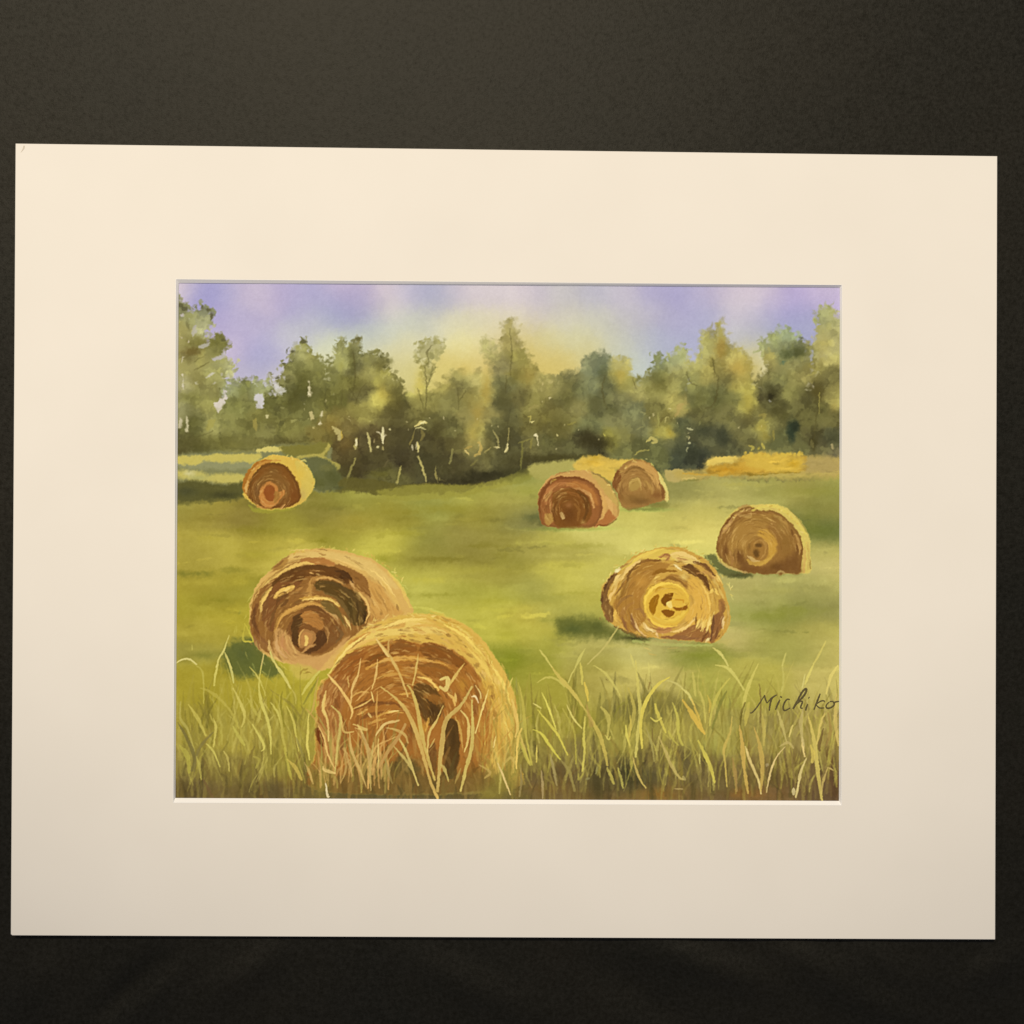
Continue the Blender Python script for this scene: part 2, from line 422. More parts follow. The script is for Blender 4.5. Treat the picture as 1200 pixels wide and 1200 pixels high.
MEADOW = [(215,592,152,142,55),(240,600,158,143,50),(280,610,137,122,45),(330,615,152,142,45),(380,600,135,125,45),(420,585,152,147,55),(450,600,150,140,45),
(500,585,152,150,60),(550,580,162,157,60),(580,600,152,142,50),(600,590,170,160,70),(620,560,160,160,75),(610,580,165,160,65),(410,615,160,146,52),
(215,640,177,162,60),(260,635,182,167,60),(310,640,172,157,50),(340,645,196,180,68),(215,655,172,157,55),(240,690,167,152,45),(215,710,162,150,40),
(270,720,177,162,45),(230,740,172,157,50),(260,700,152,142,40),(215,765,157,147,55),(400,628,148,138,40),(430,635,200,190,72),(460,640,195,185,65),
(500,640,138,133,50),(540,640,155,145,60),(590,640,152,142,55),(500,655,143,133,45),(560,655,138,128,45),(490,675,192,184,70),(530,670,180,170,65),
(590,675,160,150,55),(500,690,190,184,75),(540,695,165,160,55),(590,700,178,173,60),(520,710,190,182,70),(570,720,190,182,65),(590,735,184,176,60),
(598,770,135,137,35),(620,645,158,148,60),(650,640,190,180,75),(660,650,165,155,65),(700,625,204,194,95),(740,625,214,204,100),(660,670,200,190,75),
(700,670,195,185,80),(620,690,168,163,70),(660,700,190,180,70),(615,720,188,173,60),(650,715,165,160,65),(610,745,188,178,65),(640,760,165,160,55),
(690,762,190,180,88),(740,765,195,185,98),(700,775,165,155,60),(790,755,175,165,85),(810,640,216,206,100),(825,625,218,203,100),(820,600,195,184,90),
(810,615,218,203,95),(860,580,178,170,85),(900,575,165,160,75),(940,570,160,150,65),(970,575,150,148,65),(975,600,145,140,60),(960,620,115,118,50),
(978,622,110,118,50),(965,645,184,174,85),(975,665,198,184,100),(960,680,184,176,90),(870,690,186,176,92),(900,700,167,162,80),(940,690,165,160,80),
(930,715,142,142,60),(900,725,142,142,58),(975,715,150,145,70),(960,740,178,168,75),(870,720,170,168,82),(860,745,194,180,97),(900,750,160,155,65),
(940,760,165,160,70),(970,760,188,174,85),(820,765,140,142,50),(790,580,150,145,70),(760,615,204,194,90),(735,612,198,188,85),(790,605,194,184,85),
(615,605,128,124,60),(215,790,167,152,40),(250,800,167,152,40),(300,800,167,152,40),(340,800,178,164,45),(230,840,160,145,45),(300,850,165,148,50),
(215,880,142,127,50),(280,890,130,114,45),(340,880,158,143,50),(215,915,108,92,45),(260,920,120,101,45),(310,920,100,86,40),(360,920,122,98,45),
(350,850,168,153,50),(420,915,98,83,45),(470,915,92,82,45),(500,920,92,78,45),(560,920,118,90,45),(590,915,113,98,45),(610,790,155,150,45),
(640,810,165,155,50),(700,800,170,157,65),(730,795,204,189,92),(780,800,194,179,88),(650,840,158,147,45),(680,860,122,108,50),(720,850,148,138,50),
(770,830,130,120,50),(780,870,112,97,45),(620,870,128,113,45),(650,900,108,89,45),(620,920,130,105,50),(700,900,100,87,40),(740,900,78,72,35),
(750,925,138,108,45),(790,920,142,109,45),(700,925,123,94,40),(830,800,165,160,60),(870,790,184,174,72),(900,800,172,162,60),(950,800,194,179,88),
(810,840,160,145,60),(840,850,165,160,65),(870,850,153,138,60),(910,850,155,140,65),(960,850,167,147,72),(810,900,118,103,50),(840,890,120,102,50),
(880,890,122,102,45),(930,880,113,93,45),(970,900,107,82,45),(820,930,108,83,45),(900,925,132,98,50),(970,930,98,73,45)]
# trees: foliage colour samples
LEAF = [(215,365,128,124,72),(225,372,140,136,75),(240,362,120,118,80),(235,378,150,146,95),(215,385,148,135,65),(240,390,165,160,105),(215,400,130,116,55),
(228,400,138,130,60),(258,400,118,112,50),(250,410,122,115,50),(225,415,118,100,45),(235,420,140,130,60),(262,425,150,144,75),(270,428,165,160,100),
(222,430,148,135,65),(230,445,128,116,50),(250,440,145,138,68),(215,450,150,140,85),(245,455,122,113,50),(225,465,112,105,45),(240,470,138,130,60),
(215,480,135,128,75),(230,500,100,95,42),(250,500,150,142,70),(265,495,118,112,50),(275,455,145,145,88),(285,455,110,108,50),(290,465,118,112,52),
(280,475,112,108,48),(300,460,150,150,90),(305,490,118,110,45),(290,500,105,98,40),(310,505,110,102,45),(270,510,115,108,48),(250,520,112,105,45),
(215,520,92,85,40),(240,528,95,90,40),(280,522,118,110,50),(320,470,105,100,42),(330,480,98,92,38),(335,500,112,104,42),(345,520,108,98,40),(310,520,115,106,48),
(355,402,130,125,60),(350,415,138,132,72),(365,418,128,120,55),(345,430,115,110,50),(375,425,120,115,52),(340,440,125,118,58),(355,445,100,95,42),
(370,440,108,102,42),(350,460,85,80,35),(365,460,92,86,36),(385,440,110,104,45),(385,470,105,98,38),(360,485,100,94,40),(390,490,128,105,42),(380,510,125,100,38),
(400,500,118,90,38),(405,520,95,72,32),(405,402,135,130,68),(415,400,118,110,58),(420,410,110,104,52),(405,425,155,150,75),(415,430,95,88,42),
(435,420,130,122,58),(448,425,110,102,48),(410,450,110,102,40),(430,440,140,128,58),(445,440,160,145,60),(425,460,100,90,42),(430,480,140,122,50),(445,470,195,172,70),
(460,450,130,118,52),(465,460,105,96,42),(462,480,92,82,36),(455,490,110,95,42),(470,490,88,78,36),(480,490,110,98,42),(445,510,90,66,30),(465,510,66,54,28),(480,510,70,60,30),(430,520,82,62,30),
(440,540,62,50,26),(470,540,58,48,26),(455,555,88,80,35),(500,470,125,112,48),(500,440,140,126,58),(505,410,150,140,75),(490,455,200,182,80),
(520,450,165,142,62),(535,440,135,124,60),(540,455,115,104,50),(530,470,118,108,50),(550,465,140,118,50),(515,500,100,92,42),(505,520,72,62,30),(530,500,92,84,38),(540,520,95,82,36),(500,545,62,55,28),(530,545,72,62,32),(520,555,62,54,28),
(550,490,150,132,62),(560,500,165,145,62),(560,440,190,168,86),(565,465,160,142,66),(570,490,146,126,60),(555,520,150,130,60),(565,535,110,100,48),(555,550,80,70,34),
(570,405,170,158,88),(575,420,155,140,72),(595,380,165,140,75),(598,400,150,125,60),(590,430,125,112,62),(595,450,98,92,48),(610,420,135,120,50),(605,440,130,112,45),(590,470,88,82,42),(610,465,95,84,38),
(580,500,90,84,42),(600,500,85,78,38),(600,520,82,75,38),(590,540,85,78,40),(610,545,78,70,36),(620,500,105,92,38),(625,470,135,120,52),(640,455,150,132,62),(645,480,112,98,42),(625,520,110,100,48),(640,520,80,74,34),
(635,490,120,104,42),(660,450,128,118,58),(670,445,115,108,58),(660,470,100,92,42),(665,490,118,108,50),(675,480,128,118,58),(650,500,100,90,42),(650,530,82,74,34),(670,530,80,74,36),
(690,430,120,120,78),(700,430,100,104,68),(695,450,118,118,72),(680,455,108,106,60),(710,450,95,92,50),(700,480,95,92,50),(690,500,100,98,52),(715,480,80,76,38),(725,440,165,148,65),(730,430,175,155,75),
(735,450,150,138,60),(730,470,120,114,62),(740,480,112,110,64),(745,460,150,138,68),(690,515,68,60,30),(700,520,62,55,28),(715,515,125,115,40),(730,510,118,110,50),(720,490,110,104,55),(735,525,100,95,45),(745,500,112,108,60),(750,525,92,88,42),
(755,445,118,112,55),(770,425,120,122,68),(775,440,112,108,50),(765,455,128,118,52),(785,445,140,130,60),(790,420,150,150,85),(795,435,150,142,72),(770,480,105,96,42),(780,490,120,104,42),(790,475,160,140,62),(785,505,160,142,55),(790,520,95,92,50),(770,530,90,88,42),(795,500,78,78,44),(798,530,62,64,42),
(825,400,165,155,72),(840,395,155,135,60),(845,410,150,122,48),(830,410,160,150,70),(840,425,145,122,50),(860,420,185,155,68),(870,430,180,148,60),(815,430,175,165,80),(825,440,160,140,62),(845,440,135,112,48),(850,445,105,98,48),(865,450,160,130,52),
(810,445,130,124,60),(815,465,112,108,52),(830,465,105,102,50),(840,460,98,94,46),(860,465,110,104,48),(870,455,175,155,62),(875,475,170,152,62),(850,485,98,90,42),(825,490,95,88,42),(860,500,100,92,45),(840,510,72,70,42),(825,512,78,74,42),(810,505,85,82,45),(812,535,58,58,38),(850,520,80,76,42),(870,510,100,92,44),(880,490,95,85,38),
(895,405,150,150,88),(905,395,140,142,80),(920,390,140,148,98),(915,410,130,130,75),(900,420,150,132,60),(920,415,95,98,52),(935,412,90,90,48),(945,415,125,118,58),(930,425,130,122,60),(895,440,112,102,48),(905,455,82,76,38),(915,445,120,114,56),(930,445,130,120,56),(945,440,135,118,56),(900,465,78,70,34),(905,475,82,76,36),(925,460,120,112,50),(940,465,88,80,36),(890,485,110,98,42),
(895,500,160,145,62),(905,500,110,102,48),(925,490,95,88,40),(920,510,88,86,42),(945,490,88,80,34),(950,510,78,70,32),(935,520,95,90,44),
(965,370,150,148,80),(975,375,158,152,82),(970,390,155,145,72),(960,400,165,152,78),(975,410,175,160,82),(965,420,170,150,75),(955,430,140,122,52),(970,440,110,98,45),(960,455,85,75,35),(975,460,145,128,58),(980,470,160,142,65),(965,480,92,84,36),(978,490,95,86,38),(975,515,80,76,42),(965,525,92,84,44),(980,535,110,98,60)]

def bleed(amp, scale, seed):
    """ragged pull of wet paper on every edge laid so far"""
    global CAN
    wx = fbm(scale, seed, 3, .7) * amp; wy = fbm(scale, seed + 1, 3, .7) * amp
    jj = np.clip(np.arange(PW)[None, :] + wx * PS, 0, PW - 1.01); ii = np.clip(np.arange(PH)[:, None] + wy * PS, 0, PH - 1.01)
    j0 = jj.astype(int); i0 = ii.astype(int); fj = (jj - j0)[..., None]; fi = (ii - i0)[..., None]
    CAN = (CAN[i0, j0] * (1 - fj) + CAN[i0, j0 + 1] * fj) * (1 - fi) + (CAN[i0 + 1, j0] * (1 - fj) + CAN[i0 + 1, j0 + 1] * fj) * fi

def paint():
    global CAN, SW
    for q, e in enumerate(MEADOW): MEADOW[q] = (e[0], e[1] + (16 if e[1] > 835 else 0), e[2] + 1, e[3], e[4] + 9)
    S0 = field(SKY, 20, 1.2); M0 = field(MEADOW, 27, 2.1); 
    for q, e in enumerate(LEAF):
        c = A3(e[2:]); c[0] -= max(0, c[0] - c[1] - 10) * .6; g = c.mean(); c = (c + (g - c) * .16) * 1.1 + A3((7, 9, 8)); LEAF[q] = (e[0], e[1], c[0], c[1], c[2])
    L0 = field(LEAF, 8.5)
    S0 += (A3((216, 207, 204)) - S0) * .2 * (S0[..., 2:3] > 0)
    CAN = S0.copy()
    # wet texture of the sky wash
    CAN += (fbm(46, 31, 4, .5) * 7)[..., None] * A3((1, 1, .55))
    mm = sstep((YY - 515) / 20)[..., None]
    base = M0 + (fbm(40, 33, 4, .6) * 7)[..., None] * A3((1, 1, .6)) + (vnoise(60, 35, 7) * vnoise(25, 36, 9) * 13)[..., None] * A3((1, 1, .7))
    CAN = CAN * (1 - mm) + base * mm

    leafmod = fbm(11, 41, 4, .6); leafmod2 = fbm(22, 43, 3, .6)
    step = np.tanh(leafmod * 7) * 7 + np.tanh(leafmod2 * 6) * 6 - 9 * np.exp(-(leafmod * 9) ** 2)        # patches with a dried rim
    dark = L0 + step[..., None] * A3((1, 1, .6))
    leaf = lambda sl: dark[sl]
    # yellow glow between the crowns
    puff(520, 445, 60, 40, (222,206,120), .6); puff(640, 440, 50, 30, (208,182,92), .5); puff(880, 455, 22, 40, (190,170,80), .7)
    puff(612, 425, 34, 45, (214,194,108), .55)
    # far low bank of foliage behind everything
    shape([(205,470),(225,462),(258,468),(275,452),(290,446),(305,452),(320,448),(330,462),(345,448),(380,445),(400,440),(440,445),(470,455),(500,462),(530,448),(560,440),
           (590,440),(630,440),(660,442),(690,430),(720,432),(745,442),(770,438),(800,432),(840,432),(870,440),(885,455),(900,440),(940,430),(990,425),(992,552),(780,556),(700,548),(640,548),(560,572),(470,574),(400,574),(380,552),(330,532),(206,536)],
          leaf, soft=3.5, alpha=.96, rough=5)
    # crowns, each with its own outline
    T = [
     ([(205,360),(210,352),(217,356),(222,362),(232,360),(238,358),(247,362),(250,372),(246,382),(240,392),(250,396),(258,392),(266,402),(262,412),(266,420),(276,428),(272,436),(262,438),(268,450),(262,460),(258,480),(262,505),(262,535),(204,535)], .9, 3.4, .96),
     ([(268,452),(276,444),(288,446),(296,450),(304,446),(312,450),(316,440),(322,462),(330,470),(330,520),(262,525),(262,470)], 1.3, 3.2, .85),
     ([(322,446),(332,440),(330,430),(337,425),(342,414),(350,408),(353,398),(361,400),(364,410),(374,418),(382,424),(386,432),(384,450),(392,470),(390,520),(332,520),(326,490),(310,480),(312,465),(330,462)], .8, 2.6, .97),
     ([(394,401),(402,398),(408,404),(418,397),(424,406),(422,414),(436,412),(446,414),(454,424),(452,434),(462,438),(470,450),(478,470),(486,492),(480,540),(400,560),(384,520),(380,470),(382,430),(390,420)], 1.1, 2.8, .93),
     ([(488,412),(496,401),(506,398),(518,400),(520,410),(512,416),(505,418),(504,426),(508,432),(500,445),(506,470),(512,520),(490,520),(492,470),(495,440),(496,424),(488,422)], 1.8, 3, .62),
     ([(520,450),(530,436),(545,434),(556,446),(560,470),(575,480),(560,520),(555,560),(480,565),(478,520),(500,470)], 4.5, 4, .8),
     ([(562,400),(572,396),(578,410),(586,404),(590,382),(596,374),(603,380),(606,398),(614,408),(622,420),(628,440),(636,456),(634,520),(622,550),(575,555),(574,500),(580,470),(574,430),(566,415)], 4.5, 4, .92),
     ([(636,452),(650,448),(664,436),(676,438),(686,420),(700,412),(712,418),(724,420),(736,424),(740,440),(752,452),(760,480),(758,530),(690,545),(640,542),(628,500)], 3.2, 4, .9),
     ([(744,446),(756,440),(764,432),(768,416),(776,416),(780,424),(788,412),(800,406),(806,420),(808,450),(805,545),(755,545),(750,500),(752,465)], 2.0, 3.4, .9),
     ([(822,390),(832,386),(838,392),(843,376),(850,390),(856,404),(870,412),(880,424),(882,445),(884,490),(880,530),(815,550),(806,500),(804,440),(815,425),(820,410)], 3.4, 3.6, .93),
     ([(888,404),(900,396),(910,388),(925,384),(935,396),(944,402),(950,412),(952,440),(950,470),(948,530),(890,530),(884,480),(882,455),(892,440),(898,425)], 1.8, 3.4, .93),
     ([(956,366),(964,360),(974,360),(982,368),(992,366),(992,540),(940,535),(944,470),(952,440),(950,410),(956,390)], 2.2, 3.2, .9)]
    for o, soft, rough, al in T:
        shape(o, leaf, soft=soft, alpha=al, rough=rough, edge=.35 if soft < 1.5 else .12)
    for o, soft, rough, al in T:                       # leaves breaking the outline, and bits of sky biting into it
        P = smooth_pts(o, True, 6)
        for k in range(len(P) * 2):
            x, y = P[rng.randint(len(P))] + rng.normal(0, 2.2, 2)
            if y > 500: continue
            j = min(range(len(LEAF)), key=lambda q: (LEAF[q][0] - x) ** 2 + (LEAF[q][1] - y) ** 2)
            c = A3(LEAF[j][2:]) * rng.uniform(.82, 1.1)
            hd = .65 if soft < 1.5 else .3 if soft < 3 else .05
            if rng.rand() < .62: puff(x, y, rng.uniform(1, 3.2), rng.uniform(.8, 2.4), c, rng.uniform(.45, .9) * (1 if hd > .1 else .6), rng.uniform(-1.5, 1.5), rough=.8, hard=hd)
            elif y < 462:
                puff(x, y, rng.uniform(.8, 2.8), rng.uniform(.7, 2), here(S0, x, y), rng.uniform(.3, .8) * (1 if hd > .1 else .5), rng.uniform(-1.5, 1.5), rough=.8, hard=hd)
    # leaf touches along the crowns, dark and light, hard edged on the left, soft in the haze
    spots = [(x, y) for x, y, *_ in LEAF]
    for k in range(900):
        i = rng.randint(len(LEAF)); x0, y0, r, g, b = LEAF[i]
        x = x0 + rng.normal(0, 9); y = y0 + rng.normal(0, 9)
        j = min(range(len(LEAF)), key=lambda q: (LEAF[q][0] - x) ** 2 + (LEAF[q][1] - y) ** 2)
        c = A3(LEAF[j][2:]); v = rng.normal(0, 1)
        c = c * (1 + .13 * v) + A3((3, 3, 0)) * rng.normal()
        far = 430 < x < 650
        if math.hypot(LEAF[j][0] - x, LEAF[j][1] - y) > 9: continue
        puff(x, y, rng.uniform(1.5, 6), rng.uniform(1.3, 4.5), c, rng.uniform(.25, .6), rng.uniform(-1.5, 1.5), rough=1.6, hard=.25 if far else .6)
    bleed(1.4, 5, 91)
    trees_detail()
    meadow_detail()
    bleed(.75, 5, 97)
    before = CAN.copy()
    SW = 1.6; bales(); SW = 1.0
    hay = np.clip(np.abs(CAN - before).sum(-1, keepdims=True) / 30, 0, 1)
    g = CAN.mean(-1, keepdims=True)
    CAN += A3((1, 10, 4)) * hay
    bleed(.7, 4, 95)
    grasses()
    # paper tooth and pigment granulation
    bleed(.45, 4, 101)
    blur = CAN.copy()
    for ax in (0, 1):
        for k in range(2):
            blur = (np.roll(blur, 1, ax) + np.roll(blur, -1, ax) + 2 * blur + np.roll(blur, 2, ax) * .5 + np.roll(blur, -2, ax) * .5) / 5
    CAN += (CAN - blur) * .75                      # pigment gathers at the rims of the touches
    CAN += (GRAIN * 1.8 + fbm(1.6, 77, 1) * 1.4)[..., None]
    return np.clip(CAN, 8, 250)
def trees_detail():
    # dark twigs and rim leaves of the crisp trees on the left
    A = lambda p: Z(200, 320, 6, p)
    dk = (92, 88, 58)
    for x, y, rx, ry in [(72,228,3.2,2),(95,250,3,3),(222,242,2,2.6),(265,257,3.2,2),(285,300,2,4),(820,543,1.6,1.2),(858,551,2.4,1.5),(935,482,4.5,2.3),(752,735,3.4,2),(370,470,3,2),(795,640,2.5,1)]:
        puff(200 + x/6, 320 + y/6, rx, ry, dk, .8, hard=.6, rough=.8)
    stroke(A([(835,530),(812,545),(830,575),(852,560)]), 1, dk, .7, dry=0)
    stroke(A([(790,640),(850,625),(868,600)]), 1, dk, .7, dry=0)
    for x, y in [(405,400),(419,397),(423,407),(455,423),(451,430),(447,418),(330,452),(337,447)]:
        puff(x, y, 2.2, 1.6, (98,94,52), .7, hard=.5, rough=1)
    # dark foliage masses
    for x, y, rx, ry, c, a in [(232,402,14,6,(98,90,38),.5),(255,402,9,7,(102,98,42),.5),(225,412,10,4,(104,86,38),.6),(355,450,9,16,(84,80,34),.6),(345,470,8,10,(82,78,34),.6),
        (412,425,4,14,(88,84,40),.6),(420,452,12,9,(96,88,42),.4),(447,428,8,6,(104,96,46),.5),(462,470,9,14,(92,82,36),.5),(466,508,14,22,(84,76,42),.6),(442,535,18,16,(86,78,42),.55),
        (415,548,12,14,(80,70,36),.6),(505,540,16,20,(82,76,42),.5),(530,550,18,14,(84,78,42),.45),(512,505,10,14,(70,62,32),.6),(480,545,10,20,(78,70,40),.5),(590,555,40,6,(62,58,34),.7),(560,560,20,6,(50,46,28),.75),
        (590,470,9,14,(84,78,40),.5),(592,508,10,16,(78,72,38),.5),(605,540,22,12,(74,68,36),.6),(572,520,6,18,(78,72,38),.55),(645,538,28,5,(66,60,30),.7),(688,512,9,10,(56,50,26),.8),(703,519,12,7,(56,50,26),.8),
        (697,475,10,12,(86,82,44),.5),(668,458,10,12,(88,82,40),.45),(655,500,16,14,(98,90,40),.5),(775,450,9,8,(100,94,44),.55),(708,440,6,10,(92,92,56),.5),(797,520,6,14,(64,66,46),.6),
        (825,505,9,8,(60,62,42),.75),(848,512,8,10,(58,60,42),.75),(812,532,8,10,(52,54,38),.8),(838,470,8,12,(88,86,44),.5),(820,470,8,12,(98,94,46),.5),(922,417,7,5,(78,82,44),.7),(937,413,7,5,(76,78,40),.7),
        (905,460,6,8,(62,58,30),.7),(903,464,5,3,(44,40,22),.8),(912,480,8,10,(84,78,38),.55),(928,505,5,11,(46,56,40),.9),(932,500,4,6,(44,50,34),.8),(958,458,7,12,(88,78,34),.6),(953,520,3,10,(66,60,30),.7),(978,512,9,6,(66,66,42),.6),(918,424,3,2.4,(80,108,84),.7),
        (270,520,30,8,(104,98,44),.5),(228,520,22,10,(86,80,38),.6),(330,518,22,5,(74,68,32),.5),(225,490,8,14,(96,92,44),.5),(212,530,8,5,(80,74,38),.7),(262,540,0.1,0.1,dk,0)]:
        puff(x, y, rx, ry, c, a, rough=2.5, hard=.15)
    # warm glow in the middle
    for x, y, rx, ry, c, a in [(448,462,9,12,(198,176,76),.55),(492,448,7,16,(212,192,92),.6),(545,432,12,10,(216,190,100),.5),(560,485,8,18,(172,146,66),.6),(553,510,8,14,(180,158,76),.55),(570,455,7,22,(180,148,60),.5),
        (728,440,7,10,(186,162,72),.55),(620,440,10,14,(170,142,66),.4),(865,432,14,12,(194,160,72),.5),(877,470,7,16,(182,164,70),.6),(845,408,6,14,(158,124,50),.5),(797,480,5,8,(184,162,92),.7),(803,470,4,9,(176,154,84),.5),
        (785,508,6,7,(182,158,58),.6),(893,500,6,7,(170,152,62),.6),(898,512,8,5,(150,132,50),.4),(965,405,10,12,(176,160,84),.5),(978,475,6,8,(176,156,78),.5),(445,555,16,5,(104,98,42),.7),(400,430,5,9,(172,166,84),.6),(405,520,12,12,(134,104,44),.35),(388,498,12,10,(136,110,44),.4)]:
        puff(x, y, rx, ry, c, a, rough=2)
    # branches
    br = (88, 80, 40)
    for p, w in [([(414,412),(416,440),(412,470)],1.6),([(430,448),(420,462),(416,475)],1.2),([(400,475),(402,455)],1.2),([(418,470),(408,452)],1),([(503,425),(501,412),(507,404)],1.6),([(500,455),(505,440),(510,436)],1.3),([(499,480),(500,458),(498,430)],2.2),([(489,455),(494,470),(497,480)],1.3),
                 ([(537,480),(537,455)],1.3),([(538,470),(546,458)],1),([(598,440),(600,410),(597,385)],1.4),([(592,460),(594,440)],1.6),([(708,440),(706,460),(712,480)],1.5),([(835,420),(837,434),(842,442)],1.5),([(842,440),(838,470),(826,480)],1.8),([(953,530),(956,490),(964,460),(974,446)],1.8),([(958,470),(950,450)],1.2),
                 ([(804,436),(808,446),(816,452)],1.5),([(742,444),(746,456)],1.2),([(226,424),(240,416)],1),([(228,434),(245,424)],1.2),([(232,512),(250,505)],1.2)]:
        stroke(p, w, br, .6, soft=.8, dry=.2)
    # pale trunks and sky gaps scratched out of the foliage
    pale = (236, 222, 176); gap = (222, 212, 206)
    B = lambda p: Z(200, 460, 6, p)
    for p, c, a in [(A([(150,370),(182,360),(190,395),(168,445),(150,455),(148,410)]), (196,188,180), .8), (A([(56,440),(92,452),(98,470),(70,468)]), (222,206,190), .9),
        (A([(120,465),(132,462),(128,495),(118,488)]), (222,206,180), .9), (A([(190,512),(228,500),(290,482),(278,512),(235,534),(195,532)]), (200,194,185), .85), (A([(74,585),(90,585),(90,628),(76,630)]), (232,220,190), .9),
        (A([(280,600),(330,590),(376,545),(400,560),(375,605),(330,612),(285,614)]), (205,196,205), .85), (A([(240,735),(290,696),(315,705),(290,730),(250,745)]), (216,208,190), .9), (A([(262,790),(332,755),(325,775),(285,795)]), (212,204,186), .85),
        (A([(165,768),(185,758),(200,785),(180,782)]), (222,216,190), .8), (A([(78,700),(92,700),(98,760),(96,830),(80,830)]), (234,222,194), .92), (A([(128,318),(140,318),(138,336),(128,334)]), (225,215,200), .9), (A([(66,285),(100,295),(96,308),(70,296)]), (216,204,204), .85),
        (A([(372,810),(405,815),(400,880),(380,930),(345,960),(310,960),(300,920),(350,905),(378,870)]), (224,212,206), .92), (B([(300,70),(360,60),(385,10),(400,0),(392,60),(358,150),(330,170),(305,110)]), (228,216,196), .9),
        (A([(585,850),(620,835),(650,860),(660,960),(600,960)]), (220,212,214), .92), (B([(585,0),(650,0),(668,90),(640,120),(605,70)]), (218,212,208), .92), (B([(655,160),(692,145),(690,180),(678,190)]), (232,220,160), .9),
        (A([(712,770),(760,765),(775,800),(815,810),(820,850),(760,850),(720,830)]), (220,215,200), .9), (A([(962,748),(978,750),(984,860),(970,880),(962,800)]), pale, .95), (B([(972,0),(984,0),(982,34),(974,34)]), pale, .9), (B([(974,135),(990,130),(1004,195),(994,195)]), (224,206,140), .9),
        (B([(1046,165),(1060,118),(1078,120),(1060,190),(1050,238),(1040,235)]), pale, .95), (B([(1000,228),(1014,228),(1012,262),(1002,258)]), (218,200,130), .85), (B([(832,195),(870,180),(892,190),(880,206),(838,220),(826,212)]), (178,172,100), .75), (B([(765,108),(800,106),(802,118),(770,122)]), (178,172,110), .8),
        (B([(925,72),(942,70),(944,84),(928,86)]), (240,232,196), .9), (B([(478,120),(520,104),(530,120),(490,155)]), (168,166,96), .6), (B([(576,200),(600,178),(608,230),(600,275),(574,255)]), (178,160,78), .75), (B([(100,155),(120,150),(128,215),(122,285),(104,280),(108,220)]), (226,214,170), .92),
        (B([(56,170),(76,170),(78,250),(60,262)]), (226,212,176), .8), (B([(1130,238),(1170,240),(1200,270),(1200,340),(1168,350),(1185,300),(1150,275)]), (220,204,130), .85), (B([(260,180),(330,175),(310,230),(255,285),(240,270)]), (176,164,76), .55)]:
        m0 = np.mean(p, 0); shape([(m0[0] + (q[0] - m0[0]) * .86, m0[1] + (q[1] - m0[1]) * .86) for q in p], A3(c) * .97, soft=.8, alpha=a * .85, rough=1.6, smooth=False)
        m = np.mean(p, 0)
        for k in range(3):
            x, y = p[rng.randint(len(p))]; puff(x + rng.normal(0, .8), y + rng.normal(0, .8), rng.uniform(.8, 2.2), rng.uniform(.8, 2), here(CAN, x + (x - m[0]) * .6, y + (y - m[1]) * .6), .8, hard=.5, rough=.6)
    C = lambda p: Z(400, 460, 6, p)
    for p, w, c, a in [([(106,320),(100,370),(92,400)],3.2,(200,186,110),.8), ([(104,330),(102,372)],2,pale,.9), ([(186,280),(198,340),(206,412)],3.4,(206,192,120),.9), ([(252,275),(285,295)],1.4,pale,.9), ([(292,248),(292,300),(294,355)],3.6,(238,226,170),.95), ([(312,295),(296,310)],1.2,pale,.9),
        ([(530,345),(540,375),(540,415)],3.6,(222,206,130),.95), ([(524,350),(526,400)],1.6,pale,.8), ([(98,460),(66,540),(30,640)],2.6,(168,156,84),.75), ([(425,520),(405,575),(390,635)],3.2,(178,166,92),.85), ([(540,450),(572,530),(598,625)],2.8,(196,182,106),.9), ([(575,640),(628,645)],1.6,(190,176,110),.85),
        ([(660,520),(668,590),(682,628)],2.2,(172,158,88),.8), ([(688,600),(700,618),(728,622)],1.4,(188,174,104),.8), ([(782,400),(772,450),(762,495)],3,(156,148,84),.7), ([(335,470),(300,520)],2,(110,98,60),.5), ([(520,238),(560,215),(600,215)],3.4,(232,214,130),.9), ([(524,255),(560,245),(590,255)],1.6,(236,224,150),.9),
        ([(495,370),(500,400)],2,pale,.7), ([(560,220),(590,212)],1.6,(244,236,170),.9), ([(515,260),(490,340),(480,370)],2,(150,134,70),.7), ([(560,262),(580,300),(560,330)],4,(140,126,66),.7), ([(1165,355),(1160,400),(1150,420)],2.6,(236,220,150),.95), ([(1178,250),(1172,350)],1.6,(170,156,90),.8), ([(1070,262),(1100,330),(1105,385)],2.4,(172,160,96),.8),
        ([(1070,382),(1112,385)],2,(224,208,140),.9), ([(870,405),(895,440)],2,(226,200,120),.85), ([(960,350),(985,380),(970,430),(935,440)],4,(206,176,92),.7), ([(1050,385),(1000,425)],1.4,(190,172,96),.8), ([(870,390),(920,380)],3,(190,160,80),.6), ([(960,470),(910,520)],2.4,(140,130,66),.5),
        ([(65,205),(40,180)],1.2,(190,176,110),.7), ([(718,170),(722,190)],1.6,(210,196,140),.8), ([(340,255),(350,262)],2,(226,214,150),.9), ([(248,382),(262,384)],2.2,(226,214,150),.9), ([(2,270),(4,330)],2,(210,180,80),.8), ([(292,380),(294,400)],1.6,(200,184,110),.8), ([(235,325),(232,350)],1.4,(190,170,110),.7)]:
        stroke(C(p), w, c, a, soft=.5, dry=.1, taper=(.5,1,.6))
    D = lambda p: Z(600, 460, 6, p)
